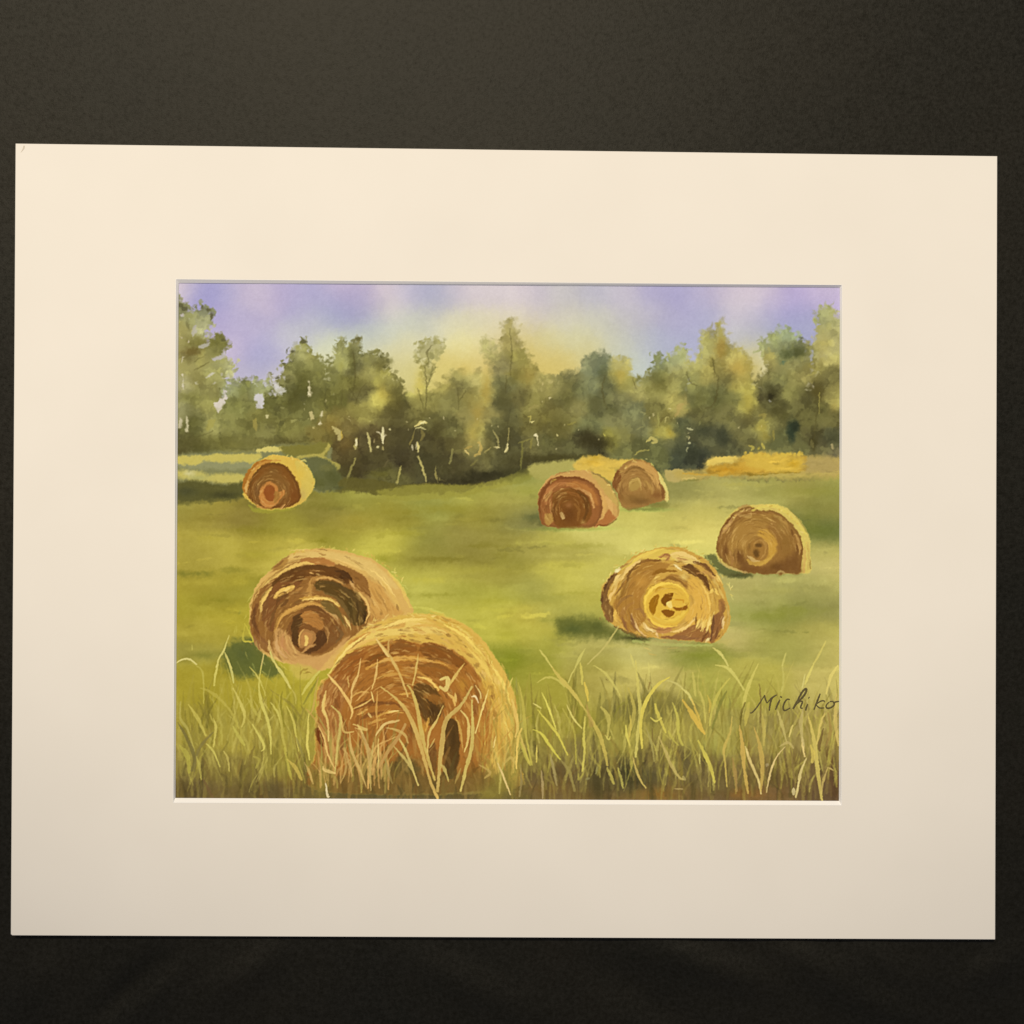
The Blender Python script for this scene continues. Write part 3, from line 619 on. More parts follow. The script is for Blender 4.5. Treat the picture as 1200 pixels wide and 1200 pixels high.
    for p, w, c, a in [([(165,292),(180,310),(184,375)],1.8,(230,216,160),.9), ([(160,300),(178,305)],2.8,(232,220,170),.9), ([(70,345),(68,450),(64,540)],2.8,(128,122,60),.8), ([(40,355),(120,330),(150,320)],1.6,(150,140,70),.7), ([(140,330),(130,390)],3,(150,138,66),.6), ([(125,210),(155,205)],1.8,(232,218,140),.85), ([(110,165),(130,170),(125,200)],1.8,(196,180,90),.7),
        ([(120,125),(150,100),(180,95)],3.4,(164,150,86),.6), ([(262,42),(272,42)],1.6,(222,208,150),.8), ([(312,298),(322,300)],2,(214,200,130),.8), ([(640,293),(654,296)],2,(214,200,90),.8), ([(1028,140),(1028,245)],2,(162,156,84),.8), ([(1078,215),(1082,178),(1098,180)],1.4,(196,184,110),.8), ([(975,185),(965,180)],1.8,(210,200,150),.7),
        ([(1150,160),(1170,130),(1180,85),(1200,85)],5,(186,160,92),.6), ([(945,345),(985,322),(1010,340),(985,355)],3.6,(196,182,100),.9), ([(865,445),(900,412),(968,408)],1.8,(180,168,84),.8), ([(1104,115),(1114,118)],1.8,(214,200,140),.85), ([(900,140),(935,145),(925,155)],2,(160,156,100),.7), ([(880,260),(925,240)],2,(150,146,88),.6), ([(940,468),(950,472)],1.6,(228,214,130),.8), ([(395,225),(440,210)],2,(150,140,66),.6)]:
        stroke(D(p), w, c, a, soft=.5, dry=.1, taper=(.6,1,.6))
    E = lambda p: Z(800, 460, 6, p)
    for p, w, c, a in [([(35,250),(70,262)],3,(200,196,140),.8), ([(40,352),(50,356)],2.6,(210,206,150),.85), ([(120,205),(115,230)],2,(140,138,80),.6), ([(540,165),(575,155),(570,185)],3.4,(156,142,70),.7), ([(958,150),(962,0)],1.6,(168,156,76),.75), ([(470,370),(495,385),(480,405)],3.4,(200,182,80),.7), ([(560,360),(575,390)],3,(206,188,84),.7), ([(540,385),(530,400)],2,(200,180,70),.7),
        ([(1050,365),(1055,395)],2.4,(196,176,120),.7), ([(905,340),(915,390)],4,(140,130,76),.5), ([(610,50),(625,60)],2,(150,146,130),.8), ([(35,390),(30,410)],2.2,(190,186,130),.7), ([(30,310),(45,320)],2,(170,166,110),.6), ([(640,270),(640,330)],3,(168,150,66),.5)]:
        stroke(E(p), w, c, a, soft=.6, dry=.1, taper=(.6,1,.6))
    for k in range(26):
        x = rng.uniform(300, 940); y = rng.uniform(470, 528)
        puff(x, y, rng.uniform(.5, 1.1), rng.uniform(.6, 1.6), (206,192,132), .6, hard=.6)

def meadow_detail():
    B = lambda p: Z(200, 460, 6, p)
    # left: pale stripe, grey-blue water meadow, dark hedge shade
    shape([(205,534),(300,528),(330,520),(385,522),(388,545),(400,560),(402,574),(330,576),(206,572)], (132,130,84), soft=2.5, alpha=1, rough=2)
    shape([(205,541),(262,538),(300,536),(300,548),(250,550),(206,546)], (148,146,100), soft=3, rough=2.5)
    shape([(205,535),(240,533),(300,531),(300,540),(262,541),(240,540),(232,544),(208,543)], (200,184,92), soft=1.6, rough=2)
    shape([(300,528),(318,523),(334,524),(330,529),(308,530)], (212,196,108), soft=.7, rough=.8)
    shape([(328,522),(376,518),(388,520),(384,528),(378,536),(350,535),(332,530)], (128,120,54), soft=3, rough=3)
    shape([(352,534),(378,530),(384,520),(388,524),(380,533),(388,540),(398,546),(392,552),(376,536),(350,538)], (178,164,80), soft=.9, rough=1)
    shape([(352,538),(376,536),(388,543),(398,556),(402,574),(370,574),(362,562),(358,548)], (104,104,62), soft=2, rough=2)
    puff(366, 545, 8, 6, (106,106,66), .7, rough=2); puff(392, 560, 14, 12, (84,84,42), .8, rough=3); puff(372, 564, 12, 8, (92,92,44), .7, rough=3); puff(382, 548, 8, 4, (120,116,62), .6, rough=2)
    shape([(206,552),(225,552),(250,556),(285,556),(288,568),(250,566),(215,562)], (196,182,94), soft=3, rough=2)
    puff(222, 555, 7, 4, (214,206,150), .8, rough=1.5); puff(232, 560, 14, 4, (158,160,104), .5)
    shape([(205,568),(220,564),(240,564),(262,568),(286,566),(290,580),(250,588),(206,588)], (92,88,44), soft=3, rough=2.5)
    puff(218, 576, 14, 6, (72,72,44), .7); puff(262, 580, 18, 4, (62,60,32), .75); puff(300, 590, 24, 6, (110,100,40), .5)
    # foot of the wood
    shape([(402,560),(440,562),(470,568),(500,566),(540,568),(565,566),(560,570),(520,576),(480,580),(440,580),(430,576),(400,574)], (98,90,40), soft=1.2, rough=1.2, alpha=.85)
    shape([(440,576),(470,570),(500,568),(560,568),(600,556),(620,548),(640,545),(625,560),(590,570),(540,582),(470,586)], (158,150,62), soft=1.4, rough=1.5, alpha=.7)
    puff(548, 564, 12, 4, (50,46,26), .8, rough=1); puff(578, 556, 26, 4, (52,48,28), .8, rough=1); puff(610, 552, 14, 4, (66,64,36), .7); puff(520, 564, 16, 3, (56,50,28), .7)
    puff(660, 536, 34, 3.5, (76,70,34), .7, rough=1)
    # sunlit meadow strip behind the middle bales
    shape([(618,548),(640,542),(680,538),(700,540),(690,556),(650,560),(628,562)], (176,166,88), soft=2.5, rough=2)
    puff(612, 562, 20, 7, (138,138,62), .6); puff(640, 568, 22, 7, (170,162,78), .6); puff(618, 575, 16, 6, (160,158,66), .5)
    shape([(672,542),(685,536),(700,533),(716,537),(740,538),(746,540),(735,546),(724,556),(715,564),(700,556),(676,552)], (218,184,82), soft=2, rough=2)
    puff(695, 542, 12, 4, (208,166,52), .7); puff(712, 548, 9, 4, (224,190,80), .6); puff(698, 536, 8, 3, (186,150,40), .6)
    shape([(780,552),(800,550),(800,562),(784,564)], (186,166,96), soft=1.2, rough=1.2)
    # golden bank on the right
    E = lambda p: Z(800, 460, 6, p)
    shape(E([(-60,560),(0,548),(120,545),(180,470),(250,450),(400,450),(470,440),(560,425),(700,430),(860,445),(960,450),(1120,470),(1120,580),(960,600),(700,605),(400,600),(150,600),(0,610)]), (190,166,86), soft=4, rough=2.5)
    shape(E([(170,480),(250,450),(380,452),(360,495),(250,500),(180,520)]), (228,198,96), soft=1, rough=1.2)
    shape(E([(180,520),(260,500),(380,490),(420,450),(520,435),(560,425),(620,440),(690,430),(800,445),(868,450),(866,500),(850,550),(700,560),(560,575),(420,580),(260,588),(180,575)]), (204,162,60), soft=1.8, rough=1.4, edge=.3)
    shape(E([(420,460),(520,430),(600,432),(700,440),(840,450),(850,540),(700,560),(600,555),(500,540)]), (214,180,72), soft=3, rough=2.5, alpha=.85)
    puff(800+320/6, 460+540/6, 22, 4, (190,134,30), .7, rough=1.5); puff(800+780/6, 460+500/6, 8, 5, (200,156,36), .7, rough=1.5)
    stroke(E([(440,560),(520,580),(700,565),(830,560)]), 1.6, (138,112,30), .8)
    stroke(E([(0,570),(120,575),(240,590)]), 2.6, (206,156,48), .7); stroke(E([(0,605),(90,600)]), 2, (220,194,110), .8)
    shape(E([(870,450),(960,460),(1000,445),(1050,455),(1110,480),(1110,560),(870,560)]), (172,150,90), soft=5, rough=4, alpha=.75)
    stroke(E([(450,600),(600,590),(760,585),(1110,560)]), 3, (200,180,92), .6, soft=1.5)
    stroke(E([(0,618),(60,622),(110,612)]), 2, (128,122,56), .7)
    for k in range(120):
        x = rng.uniform(818, 982) if rng.rand() < .75 else rng.uniform(674, 740); y = rng.uniform(533, 556) if x > 760 else rng.uniform(536, 554)
        c = here(CAN, x, y)
        if c[0] < 150: continue
        puff(x, y, rng.uniform(2, 8), rng.uniform(.8, 2.2), c * rng.uniform(.82, 1.12), rng.uniform(.3, .7), rng.normal(0, .2), rough=1.2, hard=.4)
    for k in range(26): puff(rng.uniform(872, 940), 532.5 + rng.uniform(-2, 2.5), 1.4, 1.8, (214,182,72), .8, hard=.5, rough=.8)
    # streaks and shade on the grass
    G = [(225,672,30,4,(122,118,42),.75),(270,668,18,3,(140,132,46),.6),(258,704,13,3,(134,126,34),.55),(240,700,12,6,(150,138,40),.4),(232,683,26,3,(186,170,66),.45),(280,682,16,6,(188,172,60),.45),(345,648,30,4,(204,188,76),.6),(300,650,20,6,(164,152,50),.5),(372,634,16,3,(136,126,34),.6),
         (300,622,30,5,(134,122,36),.6),(250,630,20,4,(182,166,62),.4),(380,592,40,6,(128,120,44),.4),(520,596,40,5,(150,140,46),.5),(480,600,30,3,(138,126,38),.4),(420,610,20,8,(164,148,52),.4),(450,655,14,5,(150,144,44),.6),(560,640,30,3,(134,124,44),.6),(520,655,34,3.5,(128,118,40),.6),(470,625,30,4,(160,150,50),.5),
         (560,668,40,6,(176,166,66),.5),(500,680,26,5,(200,188,72),.5),(520,697,34,2.5,(150,144,48),.55),(575,705,30,5,(168,160,50),.4),(555,712,40,4,(182,174,66),.5),(590,655,14,14,(146,138,50),.4),(582,762,0.1,.1,(0,0,0),0),(600,775,14,18,(130,134,34),.7),(592,745,16,8,(178,172,54),.5),
         (640,700,36,7,(150,146,62),.5),(660,662,34,5,(208,196,80),.5),(690,640,26,3.5,(160,152,60),.5),(640,636,30,2.5,(200,190,86),.5),(608,660,16,12,(146,138,54),.4),(640,610,16,5,(110,106,56),.6),(628,606,18,6,(96,98,54),.8),(650,613,26,3,(88,82,44),.5),(675,695,26,2,(170,162,62),.5),
         (728,724,0.1,.1,(0,0,0),0),(900,722,34,6,(136,138,52),.6),(935,716,30,5,(140,140,54),.5),(960,622,26,8,(108,114,46),.7),(950,608,12,16,(124,124,52),.5),(905,692,30,5,(176,168,86),.5),(930,560,60,4,(170,158,76),.4),(830,600,20,10,(196,184,90),.4),(870,600,14,10,(190,180,86),.3),
         (815,768,30,4,(132,136,44),.7),(780,762,30,2,(184,174,96),.5),(720,757,30,2.6,(196,184,96),.6),(650,727,14,3,(140,140,56),.6),(950,576,40,6,(148,144,60),.5),(865,568,30,3,(188,176,84),.5),(760,590,12,4,(110,104,48),.6),(770,592,22,4,(120,116,52),.6),(900,640,0.1,.1,(0,0,0),0),(850,752,14,4,(198,180,98),.6)]
    for x, y, rx, ry, c, a in G: puff(x, y, rx, ry, c, a, rough=2.2)
    for k in range(420):
        x = rng.uniform(206, 984); y = rng.uniform(570, 800)
        c = here(CAN, x, y) * (1 + rng.normal(0, .075))
        puff(x, y, rng.uniform(3, 18), rng.uniform(.8, 3), c, rng.uniform(.3, .7), rng.normal(0, .08), rough=1.8, hard=rng.choice([0, .3, .5]))
    # bale shadows on the grass
    shape([(652,727),(670,724),(700,725),(715,735),(735,742),(760,750),(730,750),(700,749),(670,747),(655,742)], (104,106,46), soft=8, rough=4, alpha=.95)
    puff(672, 737, 14, 6, (82,90,42), .7); puff(700, 735, 12, 7, (84,88,40), .6); puff(745, 748, 20, 2.6, (64,60,30), .8)
    shape([(262,762),(276,752),(300,750),(318,770),(330,790),(305,792),(280,792),(262,786)], (98,102,46), soft=7, rough=5, alpha=.95)
    puff(285, 768, 14, 11, (84,90,46), .6, rough=3); puff(240, 768, 18, 5, (120,118,44), .6)
    shape([(826,652),(840,652),(855,664),(880,672),(880,677),(860,677),(840,672),(828,662)], (96,98,52), soft=2, rough=1.5, alpha=.88)
    puff(866, 674, 14, 2.4, (74,70,36), .7)

def scatter_arcs(cx, cy, r0, r1, k, n, cols, w=(.8, 2.6), ang=(0, 360), span=(14, 50), al=(.35, .85), tilt=0):
    """straw: short broken tangential touches, light over dark, most of them picked up from the paint beneath"""
    for i in range(int(n * 3.4)):
        t = rng.uniform(0, 1) ** .62; r = r0 + (r1 - r0) * t
        a = rng.uniform(*ang); s = rng.uniform(4, 15) / max(r, 8) * 57
        cc = (cx + tilt * t + rng.normal(0, 1), cy + rng.normal(0, 1))
        mx, my = cc[0] + r * math.cos(math.radians(a + s / 2)), cc[1] - r * k * math.sin(math.radians(a + s / 2))
        loc = here(CAN, mx, my); u = rng.rand()
        if u < .36: c = loc + (A3((236, 186, 110)) - loc) * rng.uniform(.25, .7)
        elif u < .74: c = loc + (A3((104, 58, 26)) - loc) * rng.uniform(.2, .6)
        else: c = loc + (A3(cols[rng.randint(len(cols))]) - loc) * .7
        kk = rng.uniform(.9, 1.1); rr = r * rng.uniform(.97, 1.03)
        arc(cc[0], cc[1], rr, r * k * kk, a, a + s, rng.uniform(w[0], w[1]) * (.42 + r / 170), c, alpha=rng.uniform(.4, .9), soft=.55, dry=.35, taper=(.25, 1, .25))

def bales():
    global SW
    # ---- far left bale
    F = lambda p: Z(270, 525, 10.9, p)
    shape(F([(168,560),(180,430),(218,312),(292,208),(405,144),(540,85),(680,100),(830,130),(960,200),(1040,320),(1070,450),(1050,560),(960,660),(880,730),(700,780),(500,790),(380,780),(250,690),(170,620)]), (218,172,74), soft=.8, rough=.7)
    shape(F([(830,170),(960,200),(1045,320),(1068,450),(1040,560),(960,650),(900,600),(900,450),(860,330)]), (212,178,84), soft=1.4, rough=1, alpha=.9)
    puff(355, 580, 5, 8, (196,158,86), .6); puff(352, 556, 7, 9, (222,176,70), .7)
    shape(F([(160,540),(165,430),(200,320),(280,230),(340,180),(450,145),(530,150),(480,200),(340,270),(270,380),(240,500),(210,580)]), (168,100,36), soft=.8, rough=.8)
    stroke(F([(180,520),(230,440),(260,350),(340,250),(430,190),(530,160),(640,160)]), 2.6, (206,142,66), .8)
    shape(F([(215,600),(250,450),(300,330),(400,230),(520,185),(620,195),(720,230),(790,330),(860,440),(895,560),(880,680),(780,740),(660,770),(500,775),(380,755),(290,700)]), (128,72,28), soft=.8, rough=.8, edge=.35)
    shape(F([(300,560),(340,420),(420,330),(540,300),(650,330),(740,430),(760,560),(720,680),(600,740),(420,720),(330,660)]), (138,88,42), soft=3.5, rough=1.5, alpha=.8)
    puff(320, 552, 9, 5, (124,82,40), .5); puff(302, 575, 6, 10, (106,62,36), .5); puff(345, 580, 7, 10, (122,60,26), .5)
    arc(270+520/10.9, 525+570/10.9, 14, 14, 20, 190, 1.6, (112,66,30), alpha=.5); arc(318, 577, 19, 20, 20, 160, 3, (120,72,30), alpha=.45)
    shape(F([(370,640),(375,560),(420,470),(490,430),(560,450),(610,510),(620,560),(680,540),(690,590),(640,660),(560,740),(480,760),(400,720)]), (192,118,56), soft=.9, rough=.8)
    shape(F([(425,560),(450,490),(500,470),(560,500),(580,580),(560,650),(500,690),(450,640)]), (146,72,30), soft=.8, rough=.6)
    shape(F([(560,560),(610,560),(640,600),(600,680),(555,700)]), (164,108,48), soft=1, alpha=.8)
    stroke(F([(400,620),(410,700),(460,750),(520,760)]), 2, (202,130,66), .8); stroke(F([(330,740),(400,760),(460,775)]), 2, (176,104,50), .8)
    shape(F([(640,760),(670,725),(700,720),(680,755),(650,780)]), (212,150,86), soft=.6); stroke(F([(200,560),(205,480),(230,420)]), 1.5, (222,170,100), .8)
    stroke(F([(560,760),(640,720),(700,640)]), 2.4, (112,58,24), .7); stroke(F([(700,770),(740,700),(790,680)]), 2, (112,58,24), .7)
    stroke(F([(900,170),(940,160),(975,170)]), 1.6, (226,196,110), .9); stroke(F([(960,210),(990,215)]), 1.2, (226,196,110), .8)
    clip_to(F([(150,560),(170,420),(210,290),(290,190),(400,135),(540,90),(680,105),(830,140),(950,210),(1030,320),(1055,450),(1030,560),(950,660),(870,725),(700,775),(500,785),(380,770),(250,690),(180,620)])); scatter_arcs(318, 578, 8, 30, 1.0, 40, [(150,92,42),(112,64,28),(160,104,52),(128,76,34)], (.6,1.8)); clip_to(None)
    stroke([(292,592),(300,598),(318,599),(345,596)], 3, (160,144,48), .7, soft=1.2)

    # ---- middle pair, right one behind
    P = lambda p: Z(600, 460, 6, p)
    shape(P([(705,640),(720,580),(780,510),(840,475),(930,475),(990,520),(1050,600),(1095,690),(1105,750),(1080,765),(1060,760),(960,790),(880,820),(800,815),(760,780),(740,720)]), (164,112,58), soft=.8, rough=.8)
    shape(P([(790,540),(850,490),(930,485),(990,530),(1040,610),(1060,700),(1000,640),(930,560),(860,520)]), (204,148,80), soft=1.2, rough=1, alpha=.9)
    shape(P([(1020,560),(1050,590),(1098,690),(1100,760),(1075,755),(1078,700),(1050,640)]), (222,196,112), soft=.7, rough=.8)
    shape(P([(706,655),(718,590),(750,545),(765,600),(740,680),(760,760),(735,700)]), (128,72,34), soft=.9, rough=.7)
    stroke(P([(790,570),(840,530),(900,535),(960,590),(985,640)]), 2.4, (134,86,40), .8); stroke(P([(840,520),(890,525),(930,555)]), 1.6, (120,74,36), .7)
    stroke(P([(1040,640),(1062,690),(1060,745)]), 2.8, (118,66,32), .9)
    shape(P([(820,640),(850,600),(890,610),(900,660),(870,690),(830,690)]), (176,132,66), soft=1.2); stroke(P([(825,640),(870,600),(900,630),(905,680)]), 1.5, (204,160,86), .8)
    stroke(P([(930,620),(970,660),(985,710)]), 2.2, (196,146,74), .8); stroke(P([(905,610),(940,650),(950,700)]), 2, (146,98,46), .7)
    puff(600+860/6, 460+750/6, 18, 8, (128,84,40), .75, rough=1.5); puff(770, 580, 9, 6, (126,72,36), .7, rough=1); puff(752, 588, 12, 4, (110,68,34), .6); puff(727, 580, 4, 10, (134,82,40), .6)
    clip_to(P([(710,640),(725,580),(780,515),(840,480),(930,480),(985,525),(1045,605),(1085,690),(1095,750),(1060,755),(960,785),(880,815),(800,810),(765,775),(745,720)])); scatter_arcs(746, 573, 5, 28, .95, 34, [(176,124,64),(138,92,44),(194,146,80),(120,78,38)], (.6,1.8), ang=(-20,200)); clip_to(None)
    puff(756, 597, 26, 2.4, (112,110,50), .7)
    shape(P([(185,800),(190,700),(240,620),(300,575),(400,550),(500,545),(600,570),(680,640),(730,720),(752,800),(745,870),(690,920),(600,945),(480,955),(340,950),(230,935),(195,870)]), (206,150,84), soft=.8, rough=.8)
    stroke(P([(300,585),(360,560),(440,555)]), 1.4, (156,104,56), .6); stroke(P([(560,560),(640,600),(700,665),(735,740)]), 2, (134,104,52), .75)
    shape(P([(560,575),(640,610),(700,680),(735,740),(748,800),(700,760),(640,680)]), (196,156,80), soft=1.5, alpha=.8, rough=1)
    shape(P([(186,820),(188,720),(240,640),(310,595),(400,590),(500,605),(580,650),(625,720),(636,800),(620,880),(580,940),(450,955),(320,950),(225,935),(195,880)]), (152,86,44), soft=.9, rough=.8, edge=.3)
    stroke(P([(240,780),(250,700),(310,650),(390,640)]), 4, (190,118,66), .85, dry=.3); shape(P([(380,640),(440,625),(530,650),(590,720),(600,790),(560,760),(520,690),(440,665)]), (184,112,54), soft=1.4, rough=1, alpha=.8)
    stroke(P([(430,668),(510,690),(560,750),(575,810)]), 2.6, (214,150,86), .9); stroke(P([(240,760),(260,720),(280,700)]), 3, (200,146,80), .7)
    shape(P([(280,800),(290,720),(340,680),(420,668),(500,700),(540,760),(560,830),(540,900),(450,945),(340,945),(290,900)]), (126,70,28), soft=1.2, rough=1)
    puff(600+340/6, 460+720/6, 7, 7, (142,90,42), .6); puff(600+400/6, 460+790/6, 5, 4, (176,112,66), .7, rough=1); puff(600+400/6, 460+860/6, 10, 12, (96,48,20), .6)
    stroke(P([(450,690),(510,740),(530,820),(500,900)]), 3.4, (98,54,22), .75); stroke(P([(440,780),(470,830),(460,900)]), 2.6, (156,98,46), .6); stroke(P([(300,900),(290,820),(330,760)]), 2.4, (110,58,24), .7)
    stroke(P([(195,850),(198,750),(250,655),(330,605),(450,600),(540,625)]), 2.2, (118,58,26), .75)
    shape(P([(230,860),(270,850),(290,900),(260,935),(235,920)]), (186,136,66), soft=1.2, alpha=.8, rough=1); shape(P([(335,850),(350,845),(375,880),(355,890)]), (204,160,100), soft=.7, alpha=.85); puff(600+497/6, 460+912/6, 3.4, 3, (190,140,76), .7, rough=1)
    stroke(P([(700,850),(690,780),(660,740)]), 4, (222,166,96), .85); stroke(P([(640,860),(650,780),(620,700)]), 3.4, (220,162,88), .8)
    shape(P([(590,930),(640,880),(680,820),(710,860),(730,880),(690,920),(640,940)]), (176,104,54), soft=1, rough=1); stroke(P([(600,935),(680,928),(735,890)]), 1.8, (122,62,28), .8); stroke(P([(744,860),(748,790),(738,740)]), 1.6, (168,130,64), .7)
    clip_to(P([(190,800),(195,700),(245,625),(300,580),(400,555),(500,550),(600,575),(680,645),(725,720),(745,800),(738,870),(685,915),(600,940),(480,950),(340,945),(235,930),(200,870)])); scatter_arcs(666, 595, 6, 30, .95, 46, [(168,98,46),(116,62,26),(190,120,62),(136,76,34)], (.6,1.9), ang=(-20,200)); clip_to(None)
    puff(660, 620, 40, 2.2, (128,120,54), .6); puff(690, 619, 30, 2, (176,164,74), .6)

    # ---- right bale
    R = lambda p: Z(830, 580, 9.23, p)
    shape(R([(90,620),(90,520),(125,390),(190,270),(280,170),(330,130),(450,110),(600,100),(760,108),(860,150),(980,260),(1060,380),(1105,500),(1108,640),(1115,780),(1090,850),(1000,850),(850,855),(600,855),(420,845),(260,810),(120,720)]), (214,182,92), soft=.8, rough=.8)
    shape(R([(92,620),(95,520),(130,390),(200,270),(290,180),(380,130),(470,130),(560,165),(640,160),(740,180),(850,260),(940,360),(1000,470),(1020,600),(1005,760),(990,845),(850,850),(650,858),(460,850),(300,800),(170,730)]), (150,98,46), soft=.9, rough=.8, edge=.25)
    shape(R([(200,700),(215,520),(260,400),(330,280),(450,220),(600,205),(700,230),(600,400),(500,480),(430,560),(420,700),(330,800),(230,760)]), (172,120,56), soft=3, rough=1.5, alpha=.85)
    stroke(R([(110,500),(160,390),(240,290),(330,200),(450,150)]), 2.4, (200,148,88), .8); stroke(R([(95,620),(100,520),(140,400),(200,300),(290,190)]), 2, (124,74,34), .85); stroke(R([(200,310),(280,230)]), 2.6, (112,60,26), .8)
    stroke(R([(150,420),(220,330),(260,240)]), 2.2, (196,142,84), .75); stroke(R([(220,520),(240,410),(290,320)]), 1.6, (140,90,42), .7)
    stroke(R([(330,240),(450,200),(580,190),(700,200),(780,240)]), 2.2, (146,92,44), .7); stroke(R([(320,140),(390,125),(450,110)]), 2.4, (176,130,72), .8); stroke(R([(330,215),(440,235),(460,190)]), 3, (212,166,96), .6)
    puff(830+600/9.23, 580+260/9.23, 20, 5, (146,98,42), .6); puff(830+850/9.23, 580+500/9.23, 9, 18, (138,92,40), .5); puff(830+800/9.23, 580+340/9.23, 9, 7, (166,122,58), .5)
    shape(R([(290,620),(340,620),(420,700),(480,760),(600,800),(680,780),(760,720),(900,640),(990,600),(1000,760),(985,840),(850,840),(650,856),(460,845),(320,790)]), (118,70,34), soft=6, rough=3, alpha=.9)
    puff(830+190/9.23, 580+620/9.23, 4, 10, (104,56,26), .8, rough=1); puff(830+340/9.23, 580+670/9.23, 5, 8, (110,62,28), .7); puff(830+520/9.23, 580+800/9.23, 9, 4, (120,68,30), .6); puff(908, 664, 9, 5, (98,54,24), .6)
    stroke(R([(230,600),(260,700),(250,780)]), 2.6, (164,108,58), .7); stroke(R([(300,560),(305,660),(300,780)]), 1.6, (170,116,58), .6)
    shape(R([(540,400),(620,370),(700,430),(740,520),(745,610),(700,680),(620,740),(560,760),(640,660),(640,560),(600,480),(540,440)]), (198,142,58), soft=2.4, rough=1.4)
    shape(R([(420,560),(470,500),(560,490),(640,540),(640,640),(580,720),(500,720),(450,660)]), (160,106,48), soft=1, rough=.8)
    stroke(R([(420,700),(470,740),(560,740),(650,700),(720,640)]), 3.6, (204,152,66), .85); stroke(R([(430,660),(490,710),(550,715)]), 2.4, (214,170,104), .85)
    stroke(R([(490,560),(520,500),(590,500),(620,560),(610,640),(570,690)]), 1.8, (184,130,66), .85); puff(830+545/9.23, 580+545/9.23, 4, 2.4, (96,56,24), .85, hard=.4); puff(830+520/9.23, 580+630/9.23, 3.4, 4.5, (90,52,22), .8, hard=.4); puff(830+445/9.23, 580+560/9.23, 2.2, 4.5, (126,82,36), .7)
    stroke(R([(900,380),(915,460)]), 2.2, (116,68,30), .8); stroke(R([(940,420),(985,520),(985,640)]), 2, (206,152,84), .8); stroke(R([(960,540),(970,620)]), 1.5, (118,68,30), .8); stroke(R([(990,440),(1015,560),(1005,700),(985,800)]), 1.6, (124,72,32), .8)
    shape(R([(700,220),(760,230),(850,290),(830,330),(760,270)]), (178,132,66), soft=1, alpha=.8)
    stroke(R([(470,170),(600,125),(740,130),(860,200),(960,300),(1050,420)]), 2.6, (226,196,90), .7); stroke(R([(1080,520),(1085,640),(1080,800)]), 2.4, (198,158,84), .7); stroke(R([(1100,700),(1105,800)]), 1.2, (140,104,50), .7); stroke(R([(1040,560),(1040,700),(1030,840)]), 3, (206,154,84), .7)
    stroke(R([(110,720),(200,770),(300,810),(420,840)]), 2.4, (190,150,90), .8); stroke(R([(740,850),(780,830),(830,850)]), 1.8, (200,160,96), .8)
    clip_to(R([(95,620),(95,520),(130,390),(195,270),(285,175),(330,135),(450,115),(600,105),(760,112),(860,155),(975,265),(1055,380),(1100,500),(1103,640),(1108,780),(1085,845),(1000,845),(850,850),(600,850),(420,840),(265,805),(125,715)])); scatter_arcs(886, 643, 7, 50, .98, 60, [(170,116,58),(132,84,38),(186,132,68),(150,98,44)], (.6,2), ang=(-20,200), al=(.25,.6)); clip_to(None)
    stroke(R([(860,150),(960,240),(1060,390),(1100,480)]), 1, (120,100,44), .5)

    # ---- front right bale
    Q = lambda p: Z(695, 635, 7.06, p)
    q = lambda x, y: (695 + x / 7.06, 635 + y / 7.06)
    shape(Q([(65,480),(80,370),(150,270),(250,190),(360,110),(520,55),(640,40),(760,60),(880,110),(980,190),(1050,290),(1085,380),(1110,480),(1135,580),(1130,690),(1060,790),(990,835),(920,830),(760,820),(560,800),(440,790),(300,760),(180,700),(90,600)]), (204,150,66), soft=.8, rough=1)
    shape(Q([(200,230),(360,130),(500,70),(640,60),(780,100),(900,170),(820,185),(640,150),(540,150),(430,140),(300,210)]), (222,182,80), soft=1.2, rough=1, alpha=.9)
    shape(Q([(62,490),(80,390),(150,280),(185,245),(200,270),(140,380),(120,470),(165,560),(160,660),(110,630)]), (118,72,38), soft=.9, rough=1, alpha=.85)
    shape(Q([(170,500),(230,430),(250,330),(330,230),(430,150),(540,170),(640,190),(520,280),(440,400),(410,520),(440,620),(380,700),(330,760),(250,700),(190,600)]), (172,114,48), soft=1.4, rough=1.2)
    stroke(Q([(250,330),(300,250),(380,170),(480,150),(560,160)]), 2.6, (134,82,38), .8); stroke(Q([(200,470),(260,400),(300,300)]), 3.4, (136,88,36), .6); stroke(Q([(230,640),(260,560),(330,500)]), 4, (164,106,56), .6)
    stroke(Q([(130,470),(180,400),(200,330),(290,230),(390,150)]), 2.6, (226,180,102), .9); stroke(Q([(190,245),(220,220)]), 3.2, (236,208,150), .9, taper=(.8,1,.8)); stroke(Q([(230,210),(320,170)]), 1.6, (150,96,54), .7); stroke(Q([(150,400),(180,330),(220,280)]), 2.2, (232,190,110), .85)
    stroke(Q([(170,560),(200,620),(230,660)]), 3, (222,164,72), .85); stroke(Q([(240,620),(270,700),(290,740)]), 2.6, (150,92,50), .8); stroke(Q([(320,590),(330,660),(380,740),(430,780)]), 2.2, (214,164,100), .85); stroke(Q([(310,600),(320,680),(350,740)]), 1.8, (130,80,44), .7)
    puff(*q(400,330), 9, 7, (206,142,62), .7); puff(*q(370,430), 7, 9, (180,118,52), .6)
    stroke(Q([(500,270),(570,240),(690,240)]), 3.6, (152,92,30), .85, taper=(.8,1,.3)); stroke(Q([(570,320),(650,290),(740,320),(780,370)]), 5, (160,102,44), .85, taper=(.4,1,.5))
    stroke(Q([(550,120),(600,110),(620,150)]), 3, (176,110,60), .7); shape(Q([(640,100),(720,90),(830,130),(880,170),(800,185),(690,160)]), (228,186,104), soft=1, rough=.8, alpha=.9)
